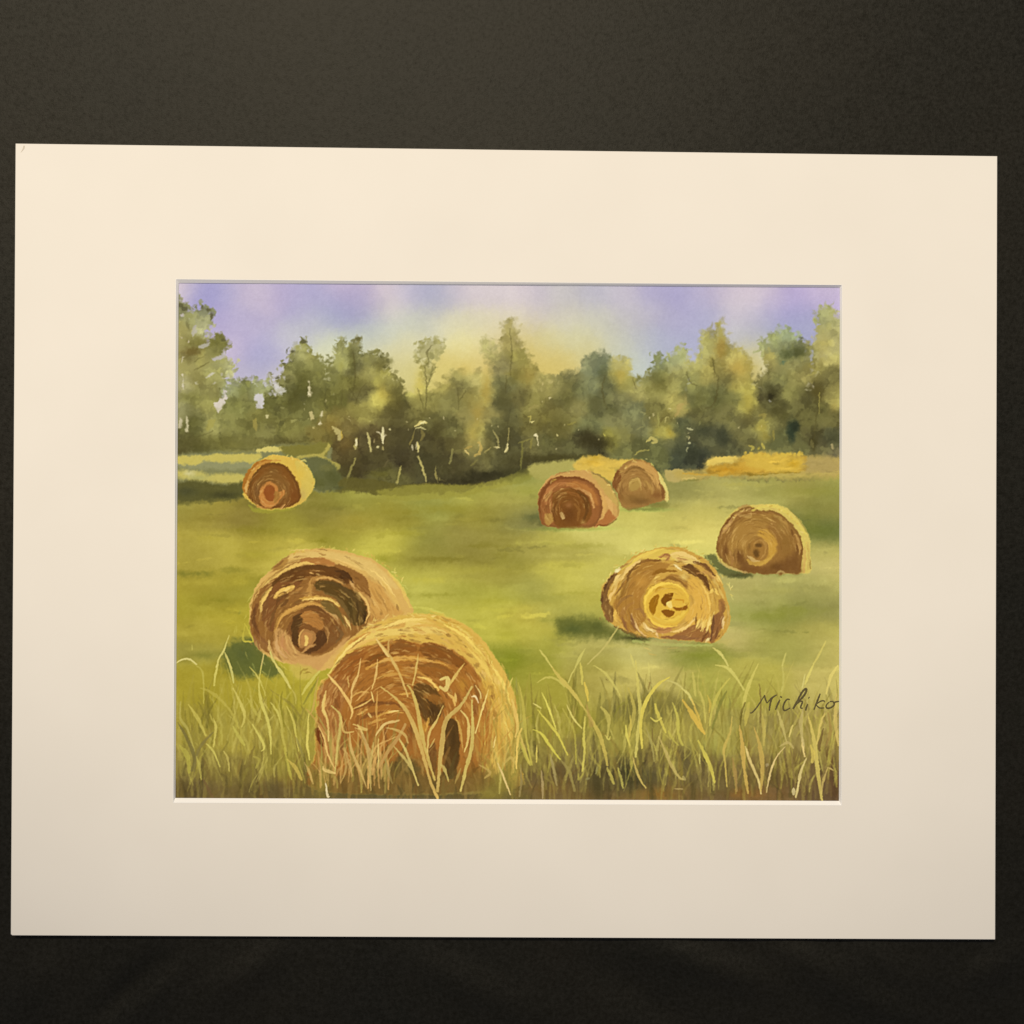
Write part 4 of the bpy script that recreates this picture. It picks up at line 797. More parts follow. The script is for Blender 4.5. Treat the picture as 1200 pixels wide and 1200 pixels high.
    shape(Q([(730,210),(800,195),(880,240),(940,310),(970,400),(950,400),(900,320),(800,260)]), (104,58,26), soft=.8, rough=.7, alpha=.92); stroke(Q([(830,165),(920,200),(1010,280)]), 3, (118,68,34), .85); stroke(Q([(860,260),(960,260),(1010,330)]), 3, (188,128,70), .7); stroke(Q([(670,190),(735,235)]), 1.6, (236,204,140), .9)
    puff(*q(750,290), 5, 4, (232,192,110), .8, rough=1)
    shape(Q([(800,300),(880,320),(940,420),(975,520),(960,640),(880,700),(760,650),(790,560),(840,480),(790,400)]), (222,164,70), soft=1.4, rough=1)
    shape(Q([(410,500),(440,400),(530,340),(640,335),(740,370),(790,440),(800,540),(760,620),(680,690),(580,700),(480,650),(430,590)]), (224,170,62), soft=1.2, rough=.9)
    arc(*q(620,530), 26, 26, 20, 200, 2.6, (236,186,70), alpha=.8); arc(*q(620,530), 20, 19, 200, 380, 3.2, (226,178,70), alpha=.8)
    shape(Q([(465,540),(480,480),(520,440),(548,450),(530,520),(510,600),(480,600)]), (160,98,18), soft=.7, rough=.6); stroke(Q([(520,410),(550,385),(590,385)]), 2.6, (190,130,36), .8)
    shape(Q([(565,490),(590,440),(640,420),(670,425),(655,460),(620,500),(600,540),(580,520)]), (128,70,14), soft=.6, rough=.5); shape(Q([(560,570),(600,560),(665,570),(665,600),(620,625),(580,600)]), (138,76,18), soft=.7, rough=.5)
    shape(Q([(660,540),(720,545),(775,520),(780,550),(740,570),(680,565)]), (146,82,20), soft=.7, rough=.5); stroke(Q([(680,480),(740,480),(750,500)]), 2, (196,126,34), .8); shape(Q([(605,510),(650,485),(655,530),(640,550)]), (240,200,110), soft=.6)
    stroke(Q([(560,620),(620,650),(700,630),(780,560)]), 2.4, (238,190,76), .8); stroke(Q([(700,520),(760,510),(790,480)]), 1.6, (228,176,70), .8)
    stroke(Q([(450,640),(520,690),(620,720),(680,700)]), 2, (168,104,46), .8); stroke(Q([(420,680),(450,720),(520,740)]), 3.4, (234,190,122), .85, taper=(.4,1,.4)); shape(Q([(520,740),(560,700),(650,710),(640,750),(560,760)]), (188,120,72), soft=1, rough=.8, alpha=.85)
    stroke(Q([(640,745),(720,730),(790,690),(850,620)]), 2.8, (234,184,106), .85); stroke(Q([(850,620),(840,670)]), 1.4, (130,76,30), .8); shape(Q([(560,780),(700,760),(850,680),(940,710),(990,800),(920,825),(780,815),(620,805)]), (152,92,50), soft=1.2, rough=1, alpha=.92)
    shape(Q([(990,590),(1010,600),(1060,570),(1080,620),(1060,720),(1010,820),(975,830),(985,720)]), (140,82,46), soft=.8, rough=.8, alpha=.92); shape(Q([(1040,480),(1080,480),(1090,540),(1060,620),(1045,560)]), (160,100,52), soft=.8, rough=.6, alpha=.85)
    for a, b in [((900,640),(870,720)),((940,640),(905,740)),((970,600),(935,750)),((520,750),(535,790)),((1005,580),(985,640))]: stroke(Q([a, b]), 1.6, (236,192,100), .85)
    stroke(Q([(950,740),(900,820)]), 2.2, (110,58,30), .8); stroke(Q([(970,800),(930,830)]), 2, (228,190,120), .8); stroke(Q([(1075,640),(1070,720)]), 1.8, (220,180,120), .7); stroke(Q([(1100,520),(1120,600),(1110,700)]), 2, (196,156,88), .6)
    stroke(Q([(180,700),(330,770),(460,795)]), 2, (92,62,32), .75); stroke(Q([(1000,310),(1060,420),(1080,470)]), 2.4, (222,178,92), .7)
    clip_to(Q([(70,480),(85,370),(155,270),(250,195),(360,115),(520,60),(640,45),(760,65),(880,115),(975,195),(1045,290),(1080,380),(1105,480),(1125,580),(1120,690),(1050,785),(985,830),(920,825),(760,815),(560,795),(440,785),(305,755),(185,695),(95,600)])); scatter_arcs(783, 710, 14, 78, .88, 120, [(176,114,54),(140,88,40),(222,170,84),(206,146,64),(236,192,112)], (.5,1.9), al=(.25,.7)); clip_to(None)
    stroke([(742,751),(765,754),(800,756),(835,756)], 2.6, (190,178,100), .6, soft=1.2)

    # ---- left bale of the front pair
    K = lambda p: Z(280, 635, 5.714, p)
    k_ = lambda x, y: (280 + x / 5.714, 635 + y / 5.714)
    shape(K([(72,560),(70,440),(110,300),(210,190),(330,90),(480,45),(640,50),(800,85),(920,130),(1040,240),(1130,370),(1165,470),(1100,620),(900,760),(600,850),(480,870),(380,830),(260,800),(130,720),(90,630)]), (216,164,88), soft=.8, rough=.9)
    shape(K([(300,110),(420,70),(560,60),(760,90),(900,140),(1000,230),(1080,320),(960,280),(840,200),(640,120),(420,110)]), (224,180,104), soft=2, rough=1, alpha=.8)
    shape(K([(800,260),(900,260),(980,330),(1040,420),(1100,480),(980,510),(880,540),(830,560),(880,440),(850,350)]), (204,142,70), soft=3, rough=1.5, alpha=.75); puff(*k_(900,520), 12, 5, (170,104,48), .6); puff(*k_(830,350), 7, 9, (178,116,58), .5)
    stroke(K([(880,300),(940,400),(1010,460)]), 2.4, (182,122,58), .6); stroke(K([(1000,200),(1090,310),(1145,440)]), 3, (232,190,92), .8); stroke(K([(960,260),(1040,380),(1080,450)]), 3, (226,176,88), .5)
    shape(K([(80,600),(85,440),(130,310),(210,240),(330,160),(430,130),(560,150),(680,155),(780,190),(860,260),(880,400),(870,520),(820,590),(700,680),(560,760),(440,780),(300,790),(160,720)]), (146,90,42), soft=1, rough=.9)
    shape(K([(410,120),(480,105),(600,115),(640,160),(540,165),(440,150)]), (180,112,56), soft=.9, rough=.7); stroke(K([(220,180),(300,120),(340,95)]), 2.2, (146,94,44), .7); shape(K([(225,185),(320,110),(325,150),(260,190)]), (168,112,50), soft=.8, rough=.7, alpha=.8)
    stroke(K([(130,320),(220,240),(340,180),(450,145),(500,150)]), 3.4, (224,178,94), .9); stroke(K([(90,440),(120,330),(220,230),(350,150)]), 1.6, (152,98,46), .7)
    shape(K([(210,290),(290,220),(400,175),(520,160),(640,165),(740,215),(760,280),(680,270),(560,240),(450,230),(400,280),(260,300)]), (104,56,24), soft=.9, rough=.9); puff(*k_(480,200), 8, 4, (140,84,38), .6); puff(*k_(700,235), 7, 5, (70,34,16), .8, rough=1)
    shape(K([(160,520),(170,420),(210,320),(280,270),(420,270),(330,340),(270,420),(240,500),(230,600),(190,580)]), (128,72,36), soft=1, rough=1)
    shape(K([(230,375),(290,310),(375,292),(330,340),(280,375)]), (220,166,80), soft=.9, rough=1.2, alpha=.8); stroke(K([(140,450),(160,380),(220,300)]), 2.6, (226,180,92), .9); stroke(K([(145,470),(180,380)]), 3, (222,176,94), .8)
    stroke(K([(120,420),(100,520),(130,620),(190,690)]), 4.2, (120,66,34), .8); stroke(K([(280,420),(320,370),(300,330)]), 3, (104,58,26), .7)
    stroke(K([(450,380),(480,300),(500,250),(600,240),(690,270)]), 4, (182,122,60), .85, taper=(1,.8,.4)); puff(*k_(470,340), 6, 9, (176,118,60), .6)
    shape(K([(505,270),(600,258),(700,290),(790,350),(850,430),(855,500),(830,550),(770,560),(730,470),(670,380),(560,330),(510,310)]), (94,60,26), soft=1, rough=.9); puff(*k_(560,285), 6, 3, (120,80,38), .6); puff(*k_(745,440), 6, 14, (78,52,24), .7); puff(*k_(840,500), 3, 9, (62,32,18), .85)
    stroke(K([(700,300),(780,400),(800,480),(810,560)]), 2, (140,98,48), .7); stroke(K([(760,360),(770,460),(780,540)]), 2.4, (112,78,36), .6)
    stroke(K([(740,250),(770,310),(860,380),(875,460),(845,545)]), 2.8, (206,148,80), .85); stroke(K([(800,340),(850,390),(868,450)]), 1.8, (230,182,100), .85)
    stroke(K([(350,420),(440,380),(540,375),(620,390),(670,430)]), 3.2, (212,154,66), .85); stroke(K([(540,375),(610,385),(665,430)]), 1.8, (236,196,110), .85)
    stroke(K([(240,600),(280,500),(400,440),(500,410),(580,440)]), 4, (200,140,66), .85, taper=(.4,1,.4)); shape(K([(350,420),(400,385),(455,400),(400,420)]), (134,80,36), soft=.7); shape(K([(545,400),(610,400),(680,470),(720,580),(660,500),(590,470)]), (120,84,40), soft=1, rough=.8)
    shape(K([(310,620),(350,520),(440,445),(540,440),(620,490),(680,560),(700,620),(650,680),(560,740),(430,750),(370,720),(330,660)]), (126,72,34), soft=1.2, rough=1)
    shape(K([(420,480),(480,460),(550,510),(570,570),(540,590),(480,560),(420,530)]), (176,110,52), soft=1, rough=.8); shape(K([(350,560),(400,500),(430,520),(400,590),(395,680),(360,650)]), (88,50,24), soft=.9, rough=.8); shape(K([(500,640),(540,590),(580,620),(560,700),(480,745),(440,740),(500,690)]), (90,48,24), soft=.9, rough=.8)
    shape(K([(400,660),(410,600),(450,585),(500,600),(515,640),(490,690),(440,710),(405,700)]), (186,122,66), soft=.7, rough=.6, edge=.3); stroke(K([(448,630),(455,655),(446,690)]), 3, (240,196,104), .95, taper=(.6,1,.6)); stroke(K([(405,690),(408,620),(440,585)]), 1.4, (222,166,90), .8); stroke(K([(420,740),(480,700),(520,690)]), 2, (206,146,84), .8)
    shape(K([(240,600),(300,590),(350,640),(370,700),(420,750),(520,760),(600,740),(720,640),(740,640),(600,790),(500,880),(420,850),(300,800),(240,750)]), (204,146,84), soft=2, rough=1.4, alpha=.9)
    puff(*k_(290,680), 7, 9, (186,118,66), .7, rough=1); puff(*k_(620,650), 9, 6, (130,82,44), .6, rough=1.5); stroke(K([(580,640),(600,560),(650,500)]), 2, (160,108,58), .6); stroke(K([(610,480),(650,500),(670,560),(650,600)]), 2.4, (180,130,78), .6)
    puff(*k_(160,690), 7, 9, (150,96,54), .6, rough=1); stroke(K([(200,660),(215,740),(300,810)]), 2.6, (224,176,104), .8); stroke(K([(340,640),(370,720),(385,745)]), 1.2, (226,176,104), .8)
    shape(K([(340,830),(420,820),(520,860),(480,914),(380,914)]), (202,168,76), soft=2.5, rough=1.5, alpha=.85)
    for p in [[(420,860),(460,850)],[(430,880),(460,870),(480,880)],[(410,890),(420,860)]]: stroke(K(p), 1.4, (150,110,40), .7)
    clip_to(K([(76,560),(74,440),(115,300),(215,195),(330,95),(480,50),(640,55),(800,90),(920,135),(1035,245),(1125,370),(1155,470),(1100,610),(900,750),(600,820),(480,840),(380,820),(260,795),(135,715),(95,630)])); scatter_arcs(*k_(450,640), 10, 106, .98, 150, [(170,108,56),(112,66,32),(206,150,82),(140,88,42)], (.6,2.2), ang=(-10,260), al=(.25,.6), tilt=6); clip_to(None)

    # ---- front bale
    H = lambda p: Z(360, 710, 4.615, p)
    h_ = lambda x, y: (360 + x / 4.615, 710 + y / 4.615)
    shape(H([(120,370),(160,270),(260,160),(380,90),(540,45),(700,50),(820,80),(930,160),(1020,280),(1090,400),(1130,520),(1140,660),(1120,800),(1100,1000),(60,1000),(40,800),(45,600),(60,430)]), (218,168,76), soft=1.2, rough=1)
    shape(H([(180,260),(280,180),(400,110),(540,70),(680,90),(760,150),(600,150),(400,170),(240,220)]), (232,190,100), soft=2, rough=1, alpha=.9); stroke(H([(120,365),(180,280),(240,220),(330,170)]), 3, (236,196,104), .9)
    shape(H([(240,180),(340,140),(300,180),(230,215)]), (206,136,64), soft=1.5, rough=1, alpha=.8); shape(H([(440,110),(520,85),(520,115),(450,125)]), (206,146,70), soft=1, alpha=.8)
    puff(*h_(700,80), 16, 5, (212,156,66), .6); stroke(H([(640,50),(740,80),(830,100)]), 1.6, (180,122,42), .7); stroke(H([(700,60),(800,120),(920,200)]), 2.4, (210,154,62), .6)
    for k in range(46):
        a = rng.uniform(-5, 75); r = rng.uniform(.9, 1.06)
        arc(480, 830, 108 * r, 112 * r, a, a + rng.uniform(6, 20), rng.uniform(.8, 2.4), [(226,184,84),(206,152,62),(236,200,100),(196,160,56)][rng.randint(4)], alpha=rng.uniform(.3, .75), soft=.8, dry=.4)
    for k in range(90):
        x, y = h_(rng.uniform(930, 1110), rng.uniform(330, 900)); c = here(CAN, x, y) * rng.choice([.8, .9, 1.12, 1.2]); stroke([(x, y), (x + rng.normal(1, 1.5), y + rng.uniform(4, 9)), (x + rng.normal(2, 3), y + rng.uniform(10, 18))], rng.uniform(1.2, 3.4), np.clip(c, 40, 240), rng.uniform(.3, .7), soft=.8, dry=.4)
    # face
    shape(H([(50,640),(60,460),(110,390),(170,310),(260,240),(400,195),(520,185),(620,205),(700,200),(790,240),(880,310),(940,400),(980,500),(1000,640),(990,780),(960,880),(960,1000),(60,1000),(45,800)]), (166,98,40), soft=1.5, rough=1.2)
    shape(H([(60,640),(75,450),(150,400),(220,420),(180,600),(200,800),(80,840)]), (168,104,54), soft=3, rough=1.5, alpha=.8)
    shape(H([(450,220),(500,195),(570,200),(590,240),(520,270),(450,275)]), (142,78,30), soft=.9, rough=.8); shape(H([(610,215),(680,200),(780,250),(860,310),(820,330),(740,300),(640,280)]), (136,74,28), soft=.9, rough=.8)
    shape(H([(310,310),(340,270),(420,250),(430,280),(360,310),(320,330)]), (136,72,26), soft=.9, rough=.8); shape(H([(130,370),(180,310),(260,250),(330,240),(300,290),(250,380),(220,430),(150,400)]), (154,84,34), soft=1, rough=1)
    stroke(H([(320,340),(440,290),(600,285),(720,310),(780,345)]), 4, (214,150,64), .75); stroke(H([(400,390),(520,350),(620,370),(710,450)]), 4, (212,148,66), .7, taper=(.2,1,.6))
    shape(H([(600,320),(700,310),(780,340),(800,380),(740,400),(660,380),(600,350)]), (148,84,32), soft=1, rough=.8, alpha=.85); puff(*h_(480,340), 18, 6, (176,106,38), .6); puff(*h_(480,420), 24, 7, (158,92,34), .6)
    shape(H([(570,440),(640,420),(720,480),(740,540),(720,600),(680,650),(620,600),(590,520)]), (104,62,26), soft=1.5, rough=1.2); shape(H([(630,470),(720,490),(740,520),(680,540),(640,510)]), (156,92,36), soft=1, alpha=.8); puff(*h_(680,570), 7, 9, (66,34,16), .8, rough=1)
    stroke(H([(600,385),(660,400),(710,455)]), 2.4, (232,180,90), .85)
    shape(H([(740,640),(780,610),(810,640),(825,740),(815,860),(790,930),(740,920),(735,800)]), (90,54,24), soft=1.2, rough=1); puff(*h_(790,720), 4, 16, (72,42,20), .7)
    shape(H([(650,780),(690,740),(700,840),(690,920),(660,880)]), (116,66,30), soft=1.2, rough=1); puff(*h_(560,700), 6, 16, (132,70,30), .7); puff(*h_(540,620), 8, 8, (170,104,40), .6); puff(*h_(620,660), 6, 7, (206,146,54), .8, rough=1)
    stroke(H([(260,560),(360,530),(480,530),(560,590)]), 3, (124,66,30), .75); stroke(H([(270,630),(300,600),(400,580),(440,590)]), 3, (138,74,32), .6); stroke(H([(380,600),(450,570),(520,580)]), 2, (218,158,72), .8)
    shape(H([(140,480),(170,460),(180,540),(160,565),(140,530)]), (150,84,38), soft=.7); shape(H([(42,670),(65,665),(90,700),(92,760),(60,740)]), (110,48,18), soft=.7, rough=.6); puff(*h_(200,700), 5, 12, (150,78,34), .7); puff(*h_(270,640), 5, 8, (150,82,36), .6)
    shape(H([(850,560),(930,500),(960,560),(980,680),(950,800),(900,740),(880,640)]), (176,106,44), soft=2, rough=1.5, alpha=.85); puff(*h_(910,560), 5, 9, (122,66,30), .7); puff(*h_(960,760), 9, 14, (188,114,42), .7)
    puff(*h_(840,420), 10, 9, (182,118,44), .7); puff(*h_(840,440), 4, 10, (194,134,50), .5); shape(H([(930,440),(980,400),(1060,480),(1100,600),(1090,740),(1040,800),(1010,700),(990,560)]), (212,158,64), soft=3, rough=2, alpha=.75)
    puff(*h_(1060,600), 5, 14, (232,190,88), .7); puff(*h_(1010,660), 5, 14, (196,130,50), .6)
    clip_to(H([(125,370),(165,270),(265,165),(380,95),(540,50),(700,55),(820,85),(930,165),(1015,280),(1085,400),(1125,520),(1135,660),(1110,800),(1080,900),(900,930),(60,900),(45,800),(50,600),(65,430)])); scatter_arcs(470, 850, 14, 128, 1.0, 210, [(190,120,50),(142,80,32),(214,152,70),(168,98,40),(122,66,28)], (.7,2.6), ang=(0,175), span=(6,28), al=(.25,.65)); clip_to(None)
    SW = 1.0; accents()
    hc = [(230,190,96),(214,164,76),(196,150,64),(240,204,120)]
    whiskers(481, 838, 112, 118, 5, 120, 80, hc); whiskers(386, 712, 94, 70, 20, 120, 46, hc, (2, 6)); whiskers(781, 712, 78, 72, 10, 165, 60, hc, (2, 6))
    whiskers(894, 655, 54, 62, 10, 150, 34, hc, (1.5, 4)); whiskers(750, 590, 32, 50, 10, 140, 16, hc, (1.5, 4)); whiskers(328, 572, 39, 38, 0, 150, 24, hc, (1.5, 4)); whiskers(678, 600, 46, 48, 20, 150, 20, hc, (1.5, 4))

def accents():
    """the boldest brush marks of the three near bales: light straw, then dark gaps"""
    T = [
     (lambda p: Z(695, 635, 7.06, p),
      [([(90,420),(120,330),(180,270)],3.5,(100,56,30)),([(70,520),(80,440)],3,(104,60,34)),([(100,600),(130,660)],4,(140,86,50)),([(280,320),(300,260),(340,200)],3,(130,80,36)),([(440,150),(520,155),(560,150)],2.5,(140,84,36)),([(550,130),(600,105),(630,120),(600,160)],3,(170,104,60)),
       ([(500,260),(560,245),(690,238)],4,(150,92,30)),([(575,325),(630,295),(700,320),(770,370)],4.6,(150,94,40)),([(740,215),(800,200),(860,230)],5,(110,64,32)),([(870,270),(930,310),(960,400)],5,(104,58,28)),([(840,160),(930,195),(1010,280)],3.6,(120,70,36)),([(240,620),(260,690),(290,740)],3,(150,92,52)),([(320,600),(330,680),(380,750)],3.2,(140,84,50)),
       ([(560,790),(700,790),(820,800),(900,790)],5,(150,92,54)),([(850,620),(845,680)],2,(130,78,34)),([(1000,600),(990,700),(975,820)],4.6,(118,68,40)),([(1040,700),(1010,800)],3.6,(128,74,42)),([(1060,490),(1080,550),(1060,610)],5,(150,94,50)),([(420,600),(405,500),(440,400)],3,(190,134,60)),([(180,440),(230,380),(260,320)],2.6,(150,96,44)),([(200,540),(250,470),(330,440)],4,(160,104,50)),([(340,560),(400,560),(420,620)],3.4,(168,110,56)),([(700,130),(790,150)],2,(190,130,74)),([(470,700),(560,730),(640,720)],2.4,(170,106,58))],
      [([(140,490),(150,440),(200,380)],3.6,(228,180,106)),([(165,340),(200,290),(225,270)],3.4,(230,186,112)),([(230,320),(270,250),(340,180),(390,160)],4,(230,184,108)),([(190,245),(225,225)],4.2,(242,216,160)),([(290,210),(380,130),(500,80),(590,60)],4.6,(226,186,84)),([(640,110),(720,95),(830,130),(880,170)],5.4,(230,188,112)),([(345,640),(370,720),(440,780)],2.5,(220,172,112)),
       ([(190,560),(180,620),(200,660)],4.4,(222,170,80)),([(430,680),(470,730),(520,742)],3.6,(238,196,130)),([(525,745),(535,790)],3,(232,184,124)),([(640,750),(720,730),(790,690),(840,640)],3.6,(236,190,112)),([(880,640),(850,720)],2.4,(238,194,104)),([(920,650),(890,740)],2.6,(238,194,104)),([(975,620),(940,750)],3,(240,198,116)),([(960,430),(1000,400),(1040,440)],5,(230,184,90)),
       ([(880,320),(940,420),(965,520),(950,600)],3,(232,182,88)),([(430,560),(440,460),(500,380),(600,345),(700,360),(770,420)],3.4,(238,192,80)),([(450,600),(500,670),(600,705),(700,690)],3.2,(236,188,74)),([(670,185),(735,235)],1.8,(240,208,150)),([(500,310),(560,280)],2.4,(226,178,92)),([(1020,260),(1070,350)],2.2,(232,192,104)),([(1080,620),(1075,720)],2.4,(226,184,124)),([(970,800),(930,825)],2,(230,196,130)),([(100,340),(130,290)],1.4,(222,190,110))]),
     (lambda p: Z(280, 635, 5.714, p),
      [([(220,290),(290,230),(370,190),(500,165),(620,175)],6,(104,58,26)),([(640,190),(720,220),(760,270)],7,(84,44,22)),([(160,520),(180,420),(210,350)],6,(128,74,38)),([(110,440),(95,520),(130,610)],4.6,(112,62,32)),([(250,430),(270,380),(330,350)],3.6,(110,62,30)),([(280,440),(330,390)],4.4,(112,64,32)),([(370,410),(420,395)],3.6,(136,84,40)),([(530,280),(640,280),(740,340),(800,420),(840,490)],6,(96,62,30)),
       ([(570,340),(660,380),(720,460),(750,540)],5,(118,82,42)),([(440,440),(520,440),(600,480)],4.4,(116,66,32)),([(360,560),(380,510),(420,480)],5,(92,52,26)),([(360,600),(370,670),(400,700)],4.4,(88,48,24)),([(520,690),(570,660),(570,600)],6,(92,50,26)),([(640,560),(690,620),(640,680)],5,(130,84,46)),([(100,640),(140,720)],5,(156,100,58)),([(900,300),(960,390),(1000,470)],2.6,(190,132,66)),([(830,300),(880,350)],3,(170,110,56)),([(410,130),(470,110),(560,118)],3.4,(176,110,56)),([(230,180),(300,125)],3,(150,96,46)),([(210,560),(230,480),(270,420)],4,(124,74,36)),([(790,400),(800,470),(790,530)],3,(84,52,26))],
      [([(150,430),(175,370),(215,320)],3.4,(228,180,96)),([(235,370),(290,320),(370,297)],4.2,(228,176,88)),([(230,245),(330,175),(450,140),(500,150)],4.2,(222,174,92)),([(120,330),(180,260),(240,210)],2,(206,156,80)),([(420,390),(470,385),(520,380),(600,385),(665,430)],3.4,(236,186,100)),([(250,590),(290,500),(380,440),(480,415),(580,440)],4.4,(206,146,72)),([(480,250),(470,330),(500,380)],5,(184,126,64)),([(510,250),(600,240),(700,280)],2.8,(200,144,78)),([(745,260),(775,310)],2.8,(200,146,86)),
       ([(800,345),(850,400),(870,470),(850,540)],3.4,(222,170,96)),([(700,490),(730,540),(750,590)],3.4,(230,186,110)),([(560,450),(620,490),(670,550)],2.4,(186,132,74)),([(600,480),(650,500),(665,530)],2.8,(190,140,84)),([(250,640),(260,720),(320,780)],4.4,(206,152,96)),([(300,600),(290,680),(330,750)],3.6,(190,126,76)),([(860,170),(960,250),(1050,370)],2.6,(236,192,112)),([(540,300),(580,300)],2.4,(150,106,56)),([(470,205),(495,212)],2.6,(206,150,84)),([(560,560),(600,600),(590,680)],2.6,(170,116,64)),([(380,330),(430,300)],3,(170,112,56)),([(640,110),(740,150),(820,180)],3,(228,180,104)),([(340,60),(460,50)],2,(216,176,96)),([(100,400),(130,330)],1.6,(214,164,90)),([(300,330),(340,310)],3,(238,190,108))]),
     (lambda p: Z(360, 710, 4.615, p),
      [([(440,250),(500,215),(570,220)],6,(140,80,34)),([(620,225),(700,220),(790,260),(860,310)],5,(136,78,32)),([(640,285),(720,290),(780,320)],3,(140,82,36)),([(150,350),(220,270),(300,250)],5,(150,86,38)),([(320,310),(380,270),(420,265)],3.6,(130,74,30)),([(600,325),(680,320),(760,350)],4.6,(146,86,36)),([(580,460),(620,540),(660,620)],7,(100,60,28)),([(640,500),(700,560),(720,600)],6,(86,50,24)),([(260,540),(330,520),(470,530)],3.6,(128,70,32)),([(280,620),(330,590),(420,570)],4.4,(140,78,36)),
       ([(150,500),(170,550)],4.4,(140,78,36)),([(130,420),(200,410),(230,440)],4,(160,94,46)),([(440,640),(420,700),(440,760)],3.6,(140,80,36)),([(560,640),(580,720)],4,(124,70,32)),([(900,420),(930,500),(950,600)],4,(150,90,40)),([(300,700),(280,780),(300,840)],4,(130,80,36)),([(190,600),(210,680),(200,760)],4,(140,78,34)),([(880,660),(900,760)],4,(140,84,38)),([(480,420),(560,430)],3,(146,84,34)),([(700,380),(800,400)],3,(150,92,40))],
      [([(330,330),(440,290),(600,285),(760,320)],4,(210,150,72)),([(360,400),(460,370),(560,380)],4,(196,136,62)),([(600,385),(660,400),(715,455)],3.4,(234,184,96)),([(840,500),(880,560),(900,640)],4.4,(190,128,60)),([(760,470),(790,500),(800,540)],3.4,(222,170,88)),([(270,590),(330,560)],3,(212,156,80)),([(420,580),(500,565)],2.6,(226,176,92)),([(330,640),(380,620),(430,610)],3.6,(200,142,68)),([(100,480),(90,560),(110,640)],3.6,(220,170,92)),([(200,260),(300,200),(400,170)],4,(222,170,88)),([(160,300),(240,210),(330,150)],3.4,(238,198,110)),
       ([(420,120),(520,80),(640,70)],4,(236,196,108)),([(560,110),(700,110),(800,170)],3.4,(212,160,76)),([(740,100),(860,170),(940,260)],4,(236,196,96)),([(860,220),(960,330),(1020,450)],4,(228,184,88)),([(980,300),(1060,420),(1100,540)],4,(234,194,96)),([(1000,480),(1040,600),(1040,720)],4,(206,152,68)),([(500,480),(560,470)],3,(204,146,68)),([(230,500),(280,470),(340,470)],2.6,(206,150,76)),([(660,600),(640,680)],4,(210,150,64)),([(800,600),(830,680),(840,780)],3.4,(196,146,72)),([(250,330),(300,300),(340,300)],2.4,(190,126,60)),([(1070,620),(1100,720)],3,(236,196,100))])]
    for f, dk, lt in T:
        for k in range(150):
            L_ = dk if rng.rand() < .5 else lt; p, w, c = L_[rng.randint(len(L_))]
            q = np.array(f(p)); i = rng.randint(len(q) - 1); a, b = q[i], q[i + 1]; e = b - a; n = np.array([-e[1], e[0]]) / (np.hypot(*e) + 1e-6)
            o_ = n * rng.normal(0, 3) + e * rng.uniform(-.2, .4); l = rng.uniform(.25, .6)
            stroke([a + o_, a + o_ + e * l * .5 + n * rng.normal(0, .5), a + o_ + e * l], rng.uniform(.8, 1.8), A3(c) * rng.uniform(.92, 1.08), rng.uniform(.35, .8), soft=.5, dry=.4, taper=(.2, 1, .2))
        for p, w, c in dk: stroke(f(p), w * 1.1, A3(c) * .96, .95, soft=.5, dry=.12, taper=(.15, 1, .2))
        for p, w, c in lt: stroke(f(p), w * 1.0, A3(c) * 1.03, .97, soft=.45, dry=.12, taper=(.15, 1, .2))
    hay = [(214,160,84),(140,88,42),(232,184,104),(110,68,32)]
    scatter_arcs(359, 747, 12, 92, .98, 34, hay, (1.2, 2.6), ang=(0, 230), tilt=6)
    scatter_arcs(783, 710, 12, 66, .88, 30, hay, (1, 2.2))
    scatter_arcs(470, 850, 14, 104, 1.0, 44, hay, (1.2, 2.8), ang=(0, 175))

def whiskers(cx, cy, rx, ry, a0, a1, n, cols, ln=(2, 7)):
    for k in range(n):
        a = math.radians(rng.uniform(a0, a1)); q = rng.uniform(.97, 1.01)
        x, y = cx + rx * q * math.cos(a), cy - ry * q * math.sin(a); l = rng.uniform(*ln); b = a + math.radians(90) * rng.choice([-1, 1]) * rng.uniform(.5, .9)
        stroke([(x, y), (x + l * .6 * math.cos(b), y - l * .6 * math.sin(b)), (x + l * math.cos(b * .9 + a * .1), y - l * math.sin(b * .9 + a * .1))], rng.uniform(.9, 2), cols[rng.randint(len(cols))], rng.uniform(.4, .85), soft=.6, dry=.3)

def blade(p, w, c, a=.92, c2=None):
    c = A3(c) + A3((4, 6, 12)); c = c + A3((0, 14, 6)) * (c[0] - c[1] > 36)
    stroke(p, w * 1.12, c, min(1, a + .05), soft=.6, dry=.12, col2=c2, taper=(.3, 1, .5))

